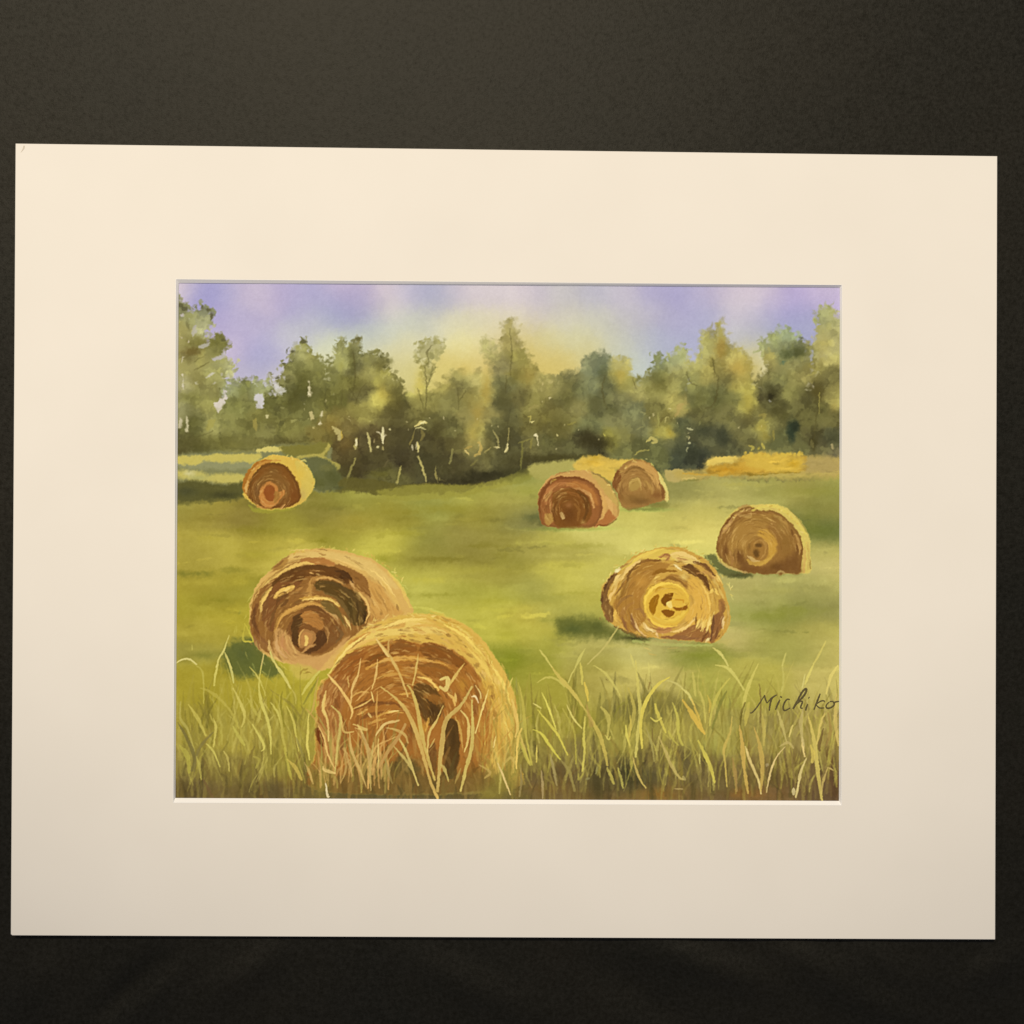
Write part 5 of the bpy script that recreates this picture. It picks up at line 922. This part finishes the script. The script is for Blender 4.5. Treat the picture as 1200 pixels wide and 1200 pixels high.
def grasses():
    # shade at the foot of the painting
    sl = window(200, 870, 992, 946)
    f = sstep((YY[sl] + EDGE2[sl] * 14 - 888) / 50)[..., None]
    tone = A3((98, 82, 44)) + (fbm(10, 51, 3)[sl] * 14)[..., None]
    CAN[sl] += (tone - CAN[sl]) * f * .42
    shape([(362,915),(380,900),(400,905),(430,880),(450,900),(470,888),(500,902),(530,912),(560,905),(600,912),(612,946),(360,946)], (98,88,44), soft=7, rough=6, alpha=.5)
    for x, y, rx, ry, c, a in [(480,898,22,12,(84,76,38),.7),(435,905,20,14,(100,94,42),.5),(700,925,10,24,(66,60,32),.6),(738,905,9,20,(62,62,32),.7),(655,905,14,18,(96,78,40),.6),(775,880,20,14,(106,88,42),.6),(310,880,12,14,(104,90,40),.6),(285,905,16,12,(104,88,40),.5),(305,925,20,8,(92,78,40),.5),
        (215,925,12,16,(96,80,40),.6),(350,915,26,10,(126,92,38),.5),(345,845,6,20,(138,130,44),.5),(775,815,12,6,(134,122,52),.6),(800,895,14,12,(94,84,48),.6),(845,905,12,16,(90,76,38),.6),(875,880,6,20,(110,80,34),.6),(820,890,16,10,(96,84,46),.6),(925,905,14,24,(104,84,40),.6),(970,880,6,18,(96,66,36),.8),(980,920,8,18,(96,66,40),.8),
        (770,930,26,8,(146,106,42),.6),(880,930,24,8,(150,104,44),.6),(640,925,30,8,(134,100,44),.5),(375,905,10,16,(140,106,50),.6),(560,905,20,14,(126,96,40),.6),(580,925,10,6,(76,58,36),.7),(955,870,5,10,(160,140,60),.4)]:
        puff(x, y, rx, ry, c, a, rough=3)
    # many faint blades behind, then the painted-out bright ones
    for k in range(760):
        x = rng.uniform(200, 990); yb = rng.uniform(842, 952); inb = 372 < x < 600
        if inb and yb < 880: continue
        h = rng.uniform(20, 66) * (.65 if inb else 1); lean = rng.normal(0, 10)
        base = here(CAN, x, yb - h * .35); g0 = A3((176, 160, 72)) if not inb else A3((182, 146, 74))
        u = rng.rand()
        c = base + (g0 - base) * rng.uniform(.2, .75) if u < .68 else base * rng.uniform(.68, .9)
        p = [(x, yb), (x + lean * .2, yb - h * .5), (x + lean, yb - h)]
        stroke(p, rng.uniform(1.8, 5.5) * (1 if u < .68 else 1.3), c, rng.uniform(.25, .65), soft=1.0, dry=.35, taper=(.6, 1, .15))
    for k in range(240):                           # broad soft blades that break the line of shade
        x = rng.uniform(204, 986); yb = rng.uniform(862, 915); h = rng.uniform(22, 52); lean = rng.normal(0, 9)
        if 372 < x < 600: continue
        c = [(160,146,62),(172,158,70),(142,128,54),(184,166,78),(150,126,56)][rng.randint(5)]
        stroke([(x, yb), (x + lean * .2, yb - h * .5), (x + lean, yb - h)], rng.uniform(3, 7.5), c, rng.uniform(.25, .6), soft=1.4, dry=.4, taper=(.5, 1, .15))
    for k in range(110):
        x = rng.uniform(204, 986); yb = rng.uniform(905, 948); h = rng.uniform(16, 38); lean = rng.normal(0, 8)
        c = [(96,80,40),(84,72,36),(120,100,48),(110,82,40)][rng.randint(4)]
        stroke([(x, yb), (x + lean * .2, yb - h * .5), (x + lean, yb - h)], rng.uniform(2, 6), c, rng.uniform(.25, .6), soft=1.2, dry=.3, taper=(1, .8, .15))
    for x, y, rx, ry in [(602,895,12,30),(590,915,16,18),(608,860,6,24),(575,930,16,12),(378,915,10,22)]: puff(x, y, rx, ry, (146,130,54), .75, rough=4)
    for k in range(520):
        x = rng.uniform(204, 988); yb = rng.uniform(835, 930); h = rng.uniform(24, 66); lean = rng.choice([-1, 1]) * rng.gamma(2, 5)
        if 366 < x < 584: continue
        dk = rng.rand() < .3; t = rng.rand()
        c = A3((128, 114, 44)) * (1 - t) + A3((146, 130, 56)) * t if dk else A3((180, 166, 70)) * (1 - t) + A3((208, 192, 100)) * t
        bend = rng.normal(0, 4)
        stroke([(x, yb), (x + lean * .25 + bend, yb - h * .5), (x + lean, yb - h)], rng.uniform(1.6, 4), c, rng.uniform(.25, .65), soft=.8, dry=.45, taper=(.5, 1, .12))
    for k in range(70):                            # pale tuft before the left foot of the big bale
        x = rng.uniform(372, 462); yb = rng.uniform(880, 930); h = rng.uniform(22, 60); lean = rng.normal(2, 12)
        stroke([(x, yb), (x + lean * .2, yb - h * .5), (x + lean, yb - h)], rng.uniform(1.6, 3.6), [(206,160,86),(196,162,82),(222,176,98),(172,150,72),(150,128,58)][rng.randint(5)], rng.uniform(.5, .9), soft=.7, dry=.3, taper=(.6, 1, .15))
    for k in range(60):
        x = rng.uniform(560, 604); yb = rng.uniform(845, 915); h = rng.uniform(18, 46); lean = rng.normal(3, 9)
        stroke([(x, yb), (x + lean * .2, yb - h * .5), (x + lean, yb - h)], rng.uniform(1.4, 3.4), [(206,166,72),(190,140,60),(222,186,90),(166,140,58)][rng.randint(4)], rng.uniform(.35, .75), soft=.8, dry=.3, taper=(.6, 1, .15))
    y1 = (206,190,84); y2 = (188,170,68); y3 = (222,204,104); tn = (210,172,92)
    I = lambda p: Z(200, 780, 6, p); J = lambda p: Z(400, 780, 6, p); N = lambda p: Z(600, 780, 6, p); O = lambda p: Z(800, 780, 6, p)
    for p, w, c, a in [
        # left quarter
        ([(335,-10),(315,60),(305,140)],2.6,y1,.9), ([(400,-40),(430,50),(442,120)],2.8,(202,190,96),.9), ([(555,10),(620,90),(668,210)],1.6,y1,.85), ([(640,0),(622,120),(632,240),(680,380),(702,500),(706,620)],3,y1,.9), ([(735,-10),(780,50),(845,160)],3.6,(212,196,96),.9),
        ([(845,160),(875,210),(880,270)],2,y2,.8), ([(1045,40),(970,130),(925,200)],3.4,y1,.85), ([(1040,90),(980,190),(935,270)],2.4,(140,128,38),.8), ([(70,255),(68,370),(120,450),(165,600)],3.2,(180,164,72),.8), ([(125,275),(190,370),(245,490)],3.6,(194,176,72),.85), ([(150,-20),(215,30),(230,110),(232,265)],2,(186,170,66),.8),
        ([(210,160),(270,180),(350,240),(420,320),(480,440)],3.6,(184,166,62),.7), ([(440,160),(480,240),(520,350),(500,430)],3.4,(204,186,84),.85), ([(300,370),(318,440),(300,570)],2.6,(208,190,84),.85), ([(275,340),(300,400)],2,y2,.7), ([(575,415),(620,490),(660,570),(640,600)],2.8,y1,.9), ([(705,260),(750,330),(775,410)],2.4,y1,.85),
        ([(765,210),(770,320),(780,410),(790,520),(815,600)],3,y2,.85), ([(785,180),(775,280),(800,430)],2.4,(140,126,30),.8), ([(815,285),(860,380),(880,480),(900,600)],2.4,(206,188,80),.85), ([(970,340),(965,450),(960,560),(978,660)],3,(218,198,88),.9), ([(250,550),(300,600),(345,710)],2.6,y1,.8), ([(370,600),(400,650),(412,740)],2.6,(200,180,84),.75),
        ([(60,560),(120,640),(130,750)],6,(178,164,60),.8), ([(50,400),(110,500),(165,640),(150,740)],4,(112,98,44),.7), ([(300,470),(240,530),(185,620),(165,740)],3.4,(128,112,50),.75), ([(230,800),(270,880),(300,930)],3.4,(112,84,42),.7), ([(180,640),(200,700),(215,800)],2.6,(184,168,70),.7), ([(440,430),(480,500),(520,560)],4,(196,182,74),.6),
        ([(540,230),(590,320),(640,380)],3,(190,174,70),.6), ([(590,570),(560,640),(560,740)],4,(120,100,36),.6), ([(1040,80),(1020,180),(1000,300),(980,340)],2,(196,160,70),.8), ([(940,680),(980,760),(1000,830)],2.4,(196,160,80),.7), ([(820,660),(880,720),(920,800)],4.6,(204,176,72),.75), ([(800,580),(830,720),(850,800)],3.6,(196,180,66),.6),
        ([(45,160),(-10,170)],1,y2,.1), ([(880,500),(935,640)],3,(140,124,54),.6), ([(1100,60),(1200,170)],2.8,(232,180,96),.9), ([(580,640),(620,660),(600,720)],3.4,(176,160,62),.6),
        ]: blade(I(p), w, c, a)
    L2 = lambda p: Z(200, 620, 6, p)
    for p, w, c, a in [([(40,940),(90,915),(140,920),(180,950)],2.4,(222,206,120),.85), ([(410,750),(375,850),(345,900),(320,970)],2.4,(214,198,100),.9), ([(380,870),(405,930),(430,980)],2.6,(206,190,96),.9), ([(655,870),(640,960)],1.8,(210,186,100),.9), ([(700,860),(720,920),(760,980)],2.6,(212,194,96),.9), ([(520,660),(560,740),(580,790),(515,790)],1.8,(202,184,60),.8), ([(150,810),(150,850)],1,(210,196,90),.6), ([(520,680),(510,780),(560,790)],2.4,(196,178,56),.7),
        ([(45,950),(30,955)],1,y2,.1)]: blade(L2(p), w, c, a)
    # in front of the front bale
    H = lambda p: Z(360, 710, 4.615, p)
    for p, w, c, a in [([(370,170),(440,260),(500,370),(545,490)],2.8,(214,160,80),.9), ([(440,180),(438,260)],2.2,(206,150,76),.8), ([(375,180),(415,240),(440,275)],3,(230,180,100),.9), ([(290,285),(275,370),(245,440),(235,540)],2.6,(222,164,88),.9), ([(380,290),(372,370),(350,450)],2.6,(226,168,88),.9), ([(115,370),(180,450),(240,550),(235,610)],3,(228,170,88),.95),
        ([(600,260),(590,340),(570,430)],2.2,(216,166,82),.85), ([(545,430),(575,480),(600,580),(625,720),(660,850),(690,940)],4.6,(204,158,74),.95), ([(400,440),(490,510),(560,610),(620,780),(660,930),(705,1040)],4.6,(206,154,74),.95), ([(850,310),(800,380),(770,430)],3.2,(216,164,78),.9), ([(890,440),(830,540),(750,620),(730,740),(715,880),(705,1000)],5.4,(200,152,74),.95),
        ([(735,540),(700,620),(660,690),(650,790)],3,(214,166,84),.9), ([(980,455),(950,550),(910,690)],2,(230,184,98),.95), ([(910,430),(935,470),(940,500)],1.6,(226,182,104),.9), ([(890,490),(910,490),(925,525)],1.8,(240,204,140),.95), ([(830,565),(870,620),(870,720),(850,790)],3.2,(222,176,92),.9), ([(890,510),(895,620),(890,760),(860,880),(830,1000)],4.4,(208,168,82),.9),
        ([(800,470),(805,520)],2.2,(226,176,90),.8), ([(720,400),(760,390),(750,450),(720,440)],5,(228,186,100),.85), ([(1020,705),(1008,765)],1.8,(232,188,104),.9), ([(1030,850),(1060,920),(1100,1020)],2.4,(222,190,110),.9), ([(1135,740),(1132,880)],2.2,(224,190,94),.85), ([(1140,660),(1170,760),(1200,850)],3,(206,176,78),.8), ([(60,650),(90,710),(110,800),(150,880)],2.2,(226,170,90),.9),
        ([(100,460),(85,550),(110,620),(115,730)],3,(224,176,92),.85), ([(130,540),(180,600),(165,750),(150,900)],3,(206,166,82),.9), ([(240,560),(310,530),(350,500)],2,(222,166,84),.85), ([(260,520),(340,440)],2.2,(214,150,74),.8), ([(345,460),(360,520)],2,(232,180,96),.9), ([(380,460),(375,560),(380,660)],2.4,(206,140,62),.8), ([(370,700),(420,640),(495,620)],3.2,(220,170,96),.9),
        ([(340,900),(330,780),(290,680)],4,(196,160,84),.85), ([(320,980),(290,900),(240,780),(230,690)],3,(206,170,88),.85), ([(345,1000),(340,880),(360,740)],2.6,(200,168,84),.8), ([(385,720),(385,880)],2,(220,172,90),.9), ([(380,890),(430,800),(500,700),(530,640)],4.2,(190,132,66),.85), ([(500,720),(540,800),(600,970)],3,(210,170,88),.9), ([(470,760),(530,830),(580,910)],2.8,(206,166,86),.85),
        ([(180,960),(210,880),(200,800)],2.6,(190,152,74),.8), ([(245,920),(220,830),(200,770)],2.8,(196,158,80),.8), ([(95,880),(150,905),(95,890),(85,870)],2.4,(226,190,104),.9), ([(100,960),(110,1025),(120,1030)],2.6,(228,206,150),.9), ([(10,880),(25,950)],2.4,(200,164,80),.7), ([(765,950),(740,880),(720,860)],3,(200,160,80),.8), ([(800,960),(830,880)],2.4,(176,132,60),.7), ([(480,560),(520,640)],1,(0,0,0),0),
        ([(420,830),(440,900),(460,960)],3.4,(160,136,66),.6), ([(430,660),(480,670),(530,700),(545,740)],3,(206,156,80),.8), ([(260,660),(320,670),(250,640)],2.4,(220,170,88),.8), ([(660,770),(690,720)],2,(216,170,86),.7), ([(180,600),(200,680),(250,680)],2.4,(216,166,84),.8), ([(220,380),(225,440)],1.6,(216,160,80),.8), ([(1060,860),(1100,820),(1130,860)],3.4,(200,156,72),.7),
        ([(270,640),(300,690)],2,(222,172,90),.8), ([(330,580),(345,600)],2.6,(226,176,96),.8), ([(440,570),(495,568)],2,(232,184,104),.85), ([(930,860),(990,900),(960,930)],3,(196,150,72),.6), ([(1090,440),(1110,390)],1.6,(222,196,90),.8), ([(1130,380),(1135,480)],2,(150,140,60),.5), ([(1050,310),(1070,340)],1.4,(200,170,70),.7)]: blade(H(p), w, c, a)
    # right of the bale
    for p, w, c, a in [([(0,240),(20,320),(40,430),(25,500)],4,(228,176,84),.8), ([(70,440),(40,520),(30,720)],3,(226,190,84),.9), ([(45,120),(75,260),(90,420),(110,560),(140,700)],3.2,(190,172,66),.85), ([(175,120),(240,85),(310,95),(370,150)],2.6,(198,182,78),.85), ([(265,-10),(340,90),(430,190),(500,290)],4.6,(202,178,76),.92),
        ([(500,290),(560,380),(620,500),(655,620),(670,700)],4.4,(196,172,72),.9), ([(480,-20),(490,60),(495,130)],3,(208,190,80),.85), ([(510,120),(525,180),(535,250)],3.2,(222,192,72),.85), ([(450,10),(420,60),(395,120)],1.8,(206,190,90),.8), ([(210,190),(255,290),(310,450)],2.2,(220,204,84),.9), ([(180,310),(270,420),(330,500),(390,630)],2.8,(212,194,72),.9),
        ([(150,265),(205,300)],1.6,y3,.85), ([(150,450),(210,480),(270,570),(340,660)],3.4,(208,192,70),.9), ([(340,660),(400,740),(440,880)],3.4,(156,138,66),.7), ([(385,275),(430,370),(490,440)],2.2,(216,198,96),.9), ([(355,300),(400,380),(440,480),(450,690)],2.6,(178,162,60),.8), ([(512,360),(505,520),(510,600),(495,740)],3,(206,188,78),.9), ([(625,290),(680,370),(670,500)],3.6,(192,174,76),.8),
        ([(655,490),(680,520),(690,500)],2,(206,190,84),.8), ([(575,0),(640,40),(700,110),(760,210)],2.8,(204,188,88),.8), ([(820,160),(860,320),(820,480),(830,570)],5,(188,168,70),.8), ([(800,420),(810,500),(830,560)],2.6,(214,196,80),.85), ([(830,350),(835,430),(820,520)],2.4,(206,166,66),.7), ([(870,-30),(885,150),(900,330),(880,520),(870,640)],4,(208,190,88),.85),
        ([(1110,80),(1030,130),(960,220),(915,330),(905,440),(915,580)],4,(216,194,76),.95), ([(1090,105),(1150,125),(1200,160)],2.2,(202,186,98),.8), ([(960,-20),(965,70)],2,(214,198,100),.7), ([(1005,270),(1030,350),(1080,470)],3.6,(206,186,72),.85), ([(975,365),(1010,390),(1050,370)],2.2,(216,198,84),.85), ([(1130,260),(1165,370),(1170,480),(1200,560)],3.6,(196,180,72),.85), ([(1170,560),(1130,520),(1100,460)],2.6,(190,174,66),.7),
        ([(1030,500),(1080,600),(1110,680),(1170,780),(1200,800)],3.4,(190,166,84),.85), ([(940,440),(980,540),(1000,670)],2.6,(168,152,74),.7), ([(850,640),(870,720),(900,800),(940,860)],2.8,(206,178,84),.85), ([(745,720),(765,790),(780,860)],3,(186,172,74),.8), ([(670,720),(700,790),(715,830)],3.6,(188,170,72),.8), ([(60,700),(65,820),(50,920)],3,(156,134,72),.7), ([(205,740),(215,840),(215,930)],3,(176,150,90),.75),
        ([(265,620),(290,710),(315,840)],3,(168,148,84),.75), ([(175,560),(172,680)],2.2,(220,196,84),.85), ([(500,760),(470,800),(470,760)],3,(176,160,60),.7), ([(60,540),(100,640),(130,700)],4,(196,180,68),.7), ([(990,540),(985,440)],1.8,(118,96,40),.7), ([(960,150),(970,120),(960,165)],2,(140,100,40),.7), ([(715,380),(745,300),(790,255)],1.8,(136,126,40),.7), ([(660,95),(670,105)],1.4,(130,110,40),.7), ([(545,790),(520,800)],2.4,(150,140,80),.6),
        ([(1140,865),(1200,868)],1.6,(190,164,92),.7), ([(600,710),(590,760)],2,(160,150,80),.6), ([(520,270),(560,420),(540,350)],5,(176,140,66),.5)]: blade(N(p), w, c, a)
    U = lambda p: Z(600, 620, 6, p)
    for p, w, c, a in [([(750,680),(700,760),(640,840),(530,950)],2.4,(198,180,92),.75), ([(195,850),(240,910),(280,970)],2.4,(210,194,90),.85), ([(515,840),(470,920),(445,970)],3.4,(206,192,92),.8), ([(835,880),(860,970)],2.2,(212,196,96),.75)]: blade(U(p), w, c, a)
    # right quarter
    for p, w, c, a in [([(-10,160),(40,200),(80,280)],2.6,(216,200,104),.85), ([(0,240),(60,330),(120,430),(155,480)],5.4,(214,176,66),.9), ([(60,230),(100,330),(140,440)],2.4,(220,182,70),.7), ([(70,50),(80,130),(90,210)],3.4,(196,180,80),.8), ([(120,180),(150,280),(160,400)],2.6,(200,182,80),.8), ([(330,90),(260,180),(210,300),(190,420)],3,(198,182,74),.8),
        ([(310,180),(260,280),(210,440)],3.6,(128,122,44),.75), ([(175,210),(195,270),(185,330)],2.6,(206,176,66),.7), ([(230,-5),(320,20),(380,90),(430,170)],3.6,(208,194,92),.85), ([(530,-10),(480,100),(440,220),(420,340)],3.8,(206,190,86),.85), ([(440,260),(415,330),(405,420)],2.8,(112,96,30),.85), ([(400,420),(420,560),(430,700),(460,900)],4.8,(200,164,72),.9), ([(465,260),(450,350),(440,420)],5,(196,176,72),.7),
        ([(110,530),(150,610),(190,700),(225,820)],5,(204,186,72),.9), ([(120,620),(120,690)],1.6,(214,198,100),.8), ([(350,360),(330,480),(290,590),(300,700),(310,850)],3,(198,170,74),.85), ([(350,650),(370,760),(380,880)],4,(166,132,62),.8), ([(440,570),(470,660),(530,800),(550,900)],3.4,(222,180,104),.9), ([(500,430),(540,560),(560,700),(550,880)],5,(198,164,72),.85), ([(560,340),(570,440),(570,560)],3.6,(190,168,74),.8),
        ([(540,130),(550,260),(545,400)],2,(124,100,40),.7), ([(720,570),(650,660),(610,780),(590,890)],2.2,(214,184,108),.95), ([(665,310),(700,420),(730,530)],3.4,(196,176,92),.75), ([(775,420),(760,460),(750,500)],2.2,(220,196,100),.85), ([(760,580),(775,720),(790,850),(790,920)],2.6,(130,106,50),.75), ([(870,650),(830,750),(810,860),(795,925)],3,(212,188,110),.95), ([(780,860),(780,905)],4,(206,186,120),.85),
        ([(840,500),(845,570),(860,640)],3,(226,196,112),.9), ([(880,340),(920,500),(940,660),(960,820),(980,945)],5,(206,182,84),.92), ([(900,560),(920,620),(910,680)],5,(212,186,80),.8), ([(850,300),(830,420),(850,560)],4,(190,168,96),.7), ([(1020,720),(990,800),(975,900)],3,(198,170,86),.85), ([(1020,715),(1060,735)],1.8,(206,178,96),.8), ([(1000,330),(965,430),(945,550)],2.6,(214,186,90),.8), ([(990,440),(960,560),(965,600)],3.4,(110,84,36),.8),
        ([(1020,330),(1040,460),(1010,560)],4,(160,128,58),.7), ([(1080,200),(1075,400),(1095,560)],4,(206,178,88),.75), ([(920,-10),(880,80),(860,130)],3.6,(220,202,96),.85), ([(860,60),(840,160)],2,(216,200,110),.8), ([(700,0),(710,100),(695,180)],2.2,(196,182,84),.7), ([(1090,0),(1040,80),(1010,200)],3.4,(222,200,100),.8), ([(0,560),(60,600),(10,660)],2,(170,156,66),.4), ([(0,780),(15,800)],4,(190,170,90),.6),
        ([(600,690),(590,705)],3.4,(168,148,96),.7), ([(680,570),(740,540),(780,580)],3,(196,172,96),.6), ([(210,600),(280,640)],0.1,y1,0)]: blade(O(p), w, c, a)
    V = lambda p: Z(800, 620, 6, p)
    for p, w, c, a in [([(215,835),(270,880),(320,960)],2.8,(208,194,96),.9), ([(725,870),(700,960)],2.4,(204,190,92),.7), ([(1005,790),(960,880),(910,965)],2.6,(206,188,88),.85)]: blade(V(p), w, c, a)

SIGNATURE = [  # pen strokes, read at 10 units per paper unit from (870, 795)
  ([(88,402),(112,400),(160,350),(215,270),(262,195)], .9), ([(262,195),(268,240),(290,290)], 1.0), ([(290,290),(340,230),(402,192)], .8), ([(402,192),(345,235),(322,320),(316,378)], 1.2),
  ([(440,250),(415,300),(388,368)], 1.2), ([(458,210),(448,224)], 1.4), ([(556,250),(525,245),(490,290),(478,350),(500,376),(560,345)], 1.1),
  ([(590,355),(640,270),(700,160),(742,122),(748,150),(715,210),(640,290),(595,358)], 1.4), ([(620,310),(680,268),(702,280),(682,340),(708,350)], 1.1), ([(775,222),(784,230)], 1.5), ([(765,300),(748,345),(742,378)], 1.2),
  ([(912,178),(880,260),(838,368)], 1.2), ([(868,302),(915,268),(955,262),(960,280)], .9), ([(868,315),(905,345),(960,345)], .9), ([(1018,278),(992,300),(980,330),(1000,350),(1045,338),(1076,305),(1062,272),(1022,272)], 1.1), ([(1062,290),(1092,276),(1136,268)], 1.0)]

# ---------------------------------------------------------------- the sheet itself
picture = paint()
if PROBE:
    picture = np.full_like(picture, 188.0)
lin = (picture / 255.0); lin = np.where(lin <= .04045, lin / 12.92, ((lin + .055) / 1.055) ** 2.4)
# pigment = colour seen in the photograph / warm lamp light reaching the sheet there
U_ = (XX - 596) / 396; V_ = (YY - 635) / 311
def reach(U, V):
    b = np.stack([np.ones_like(U), U, V, U * U, U * V, V * V], -1)
    return b @ np.array(LIGHT_FIT).T
if not PROBE:
    lin = lin / reach(U_, V_)
lin = np.clip(lin, .004, .93)
Ppos = to_plane(XX, YY, Z_PAPER)
Ppos[..., 2] += fbm(90, 61, 2) * .00006
m_art, N, L, B = material('watercolour_paper', (.5, .5, .5), .93, .08)
att = N.new('ShaderNodeAttribute'); att.attribute_name = 'pigment'; att.attribute_type = 'GEOMETRY'
L.new(att.outputs['Color'], B.inputs['Base Color'])
n1 = noise(N, L, 1300, 3, .6); bump(N, L, B, n1.outputs['Fac'], .22, .0003)
sheet = grid_obj('watercolor', Ppos, m_art, art)
sheet['label'] = 'watercolor of seven round hay bales in a meadow before a wood'
col = np.ones((PH * PW, 4), np.float32); col[:, :3] = lin.reshape(-1, 3)
ca = sheet.data.color_attributes.new('pigment', 'FLOAT_COLOR', 'POINT')
ca.data.foreach_set('color', col.ravel())

# signature: pen strokes lying on the paper
m_ink, N, L, B = material('olive_ink', INK, .6, .3)
n = noise(N, L, 900, 2, .6); tint(N, L, B, n.outputs['Fac'], tuple(c * .75 for c in INK), tuple(c * 1.35 for c in INK))
V = []; F = []
for pts, w in SIGNATURE:
    Pp = smooth_pts([(870 + x / 10, 795 + y / 10) for x, y in pts], False, 7)
    n_ = len(Pp); base = len(V)
    for i in range(n_):
        a = Pp[max(0, i - 1)]; b = Pp[min(n_ - 1, i + 1)]; d = b - a; d = d / (np.hypot(*d) + 1e-9); nn = np.array([-d[1], d[0]])
        ww = w * .92 * (.62 + .38 * math.sin(math.pi * i / (n_ - 1))) * (1 + .12 * math.sin(i * 2.1))
        for s_ in (-1, 0, 1):
            q = Pp[i] + nn * ww * s_
            V.append(to_plane(min(q[0], 983.4), q[1], Z_PAPER + (.00014 if s_ == 0 else .00008)))
    for i in range(n_ - 1):
        a = base + 3 * i
        F += [[a, a + 3, a + 4, a + 1], [a + 1, a + 4, a + 5, a + 2]]
sig = mesh_obj('signature', V, F, [m_ink], sheet)
sig['label'] = 'handwritten dark ink signature reading Michiko'
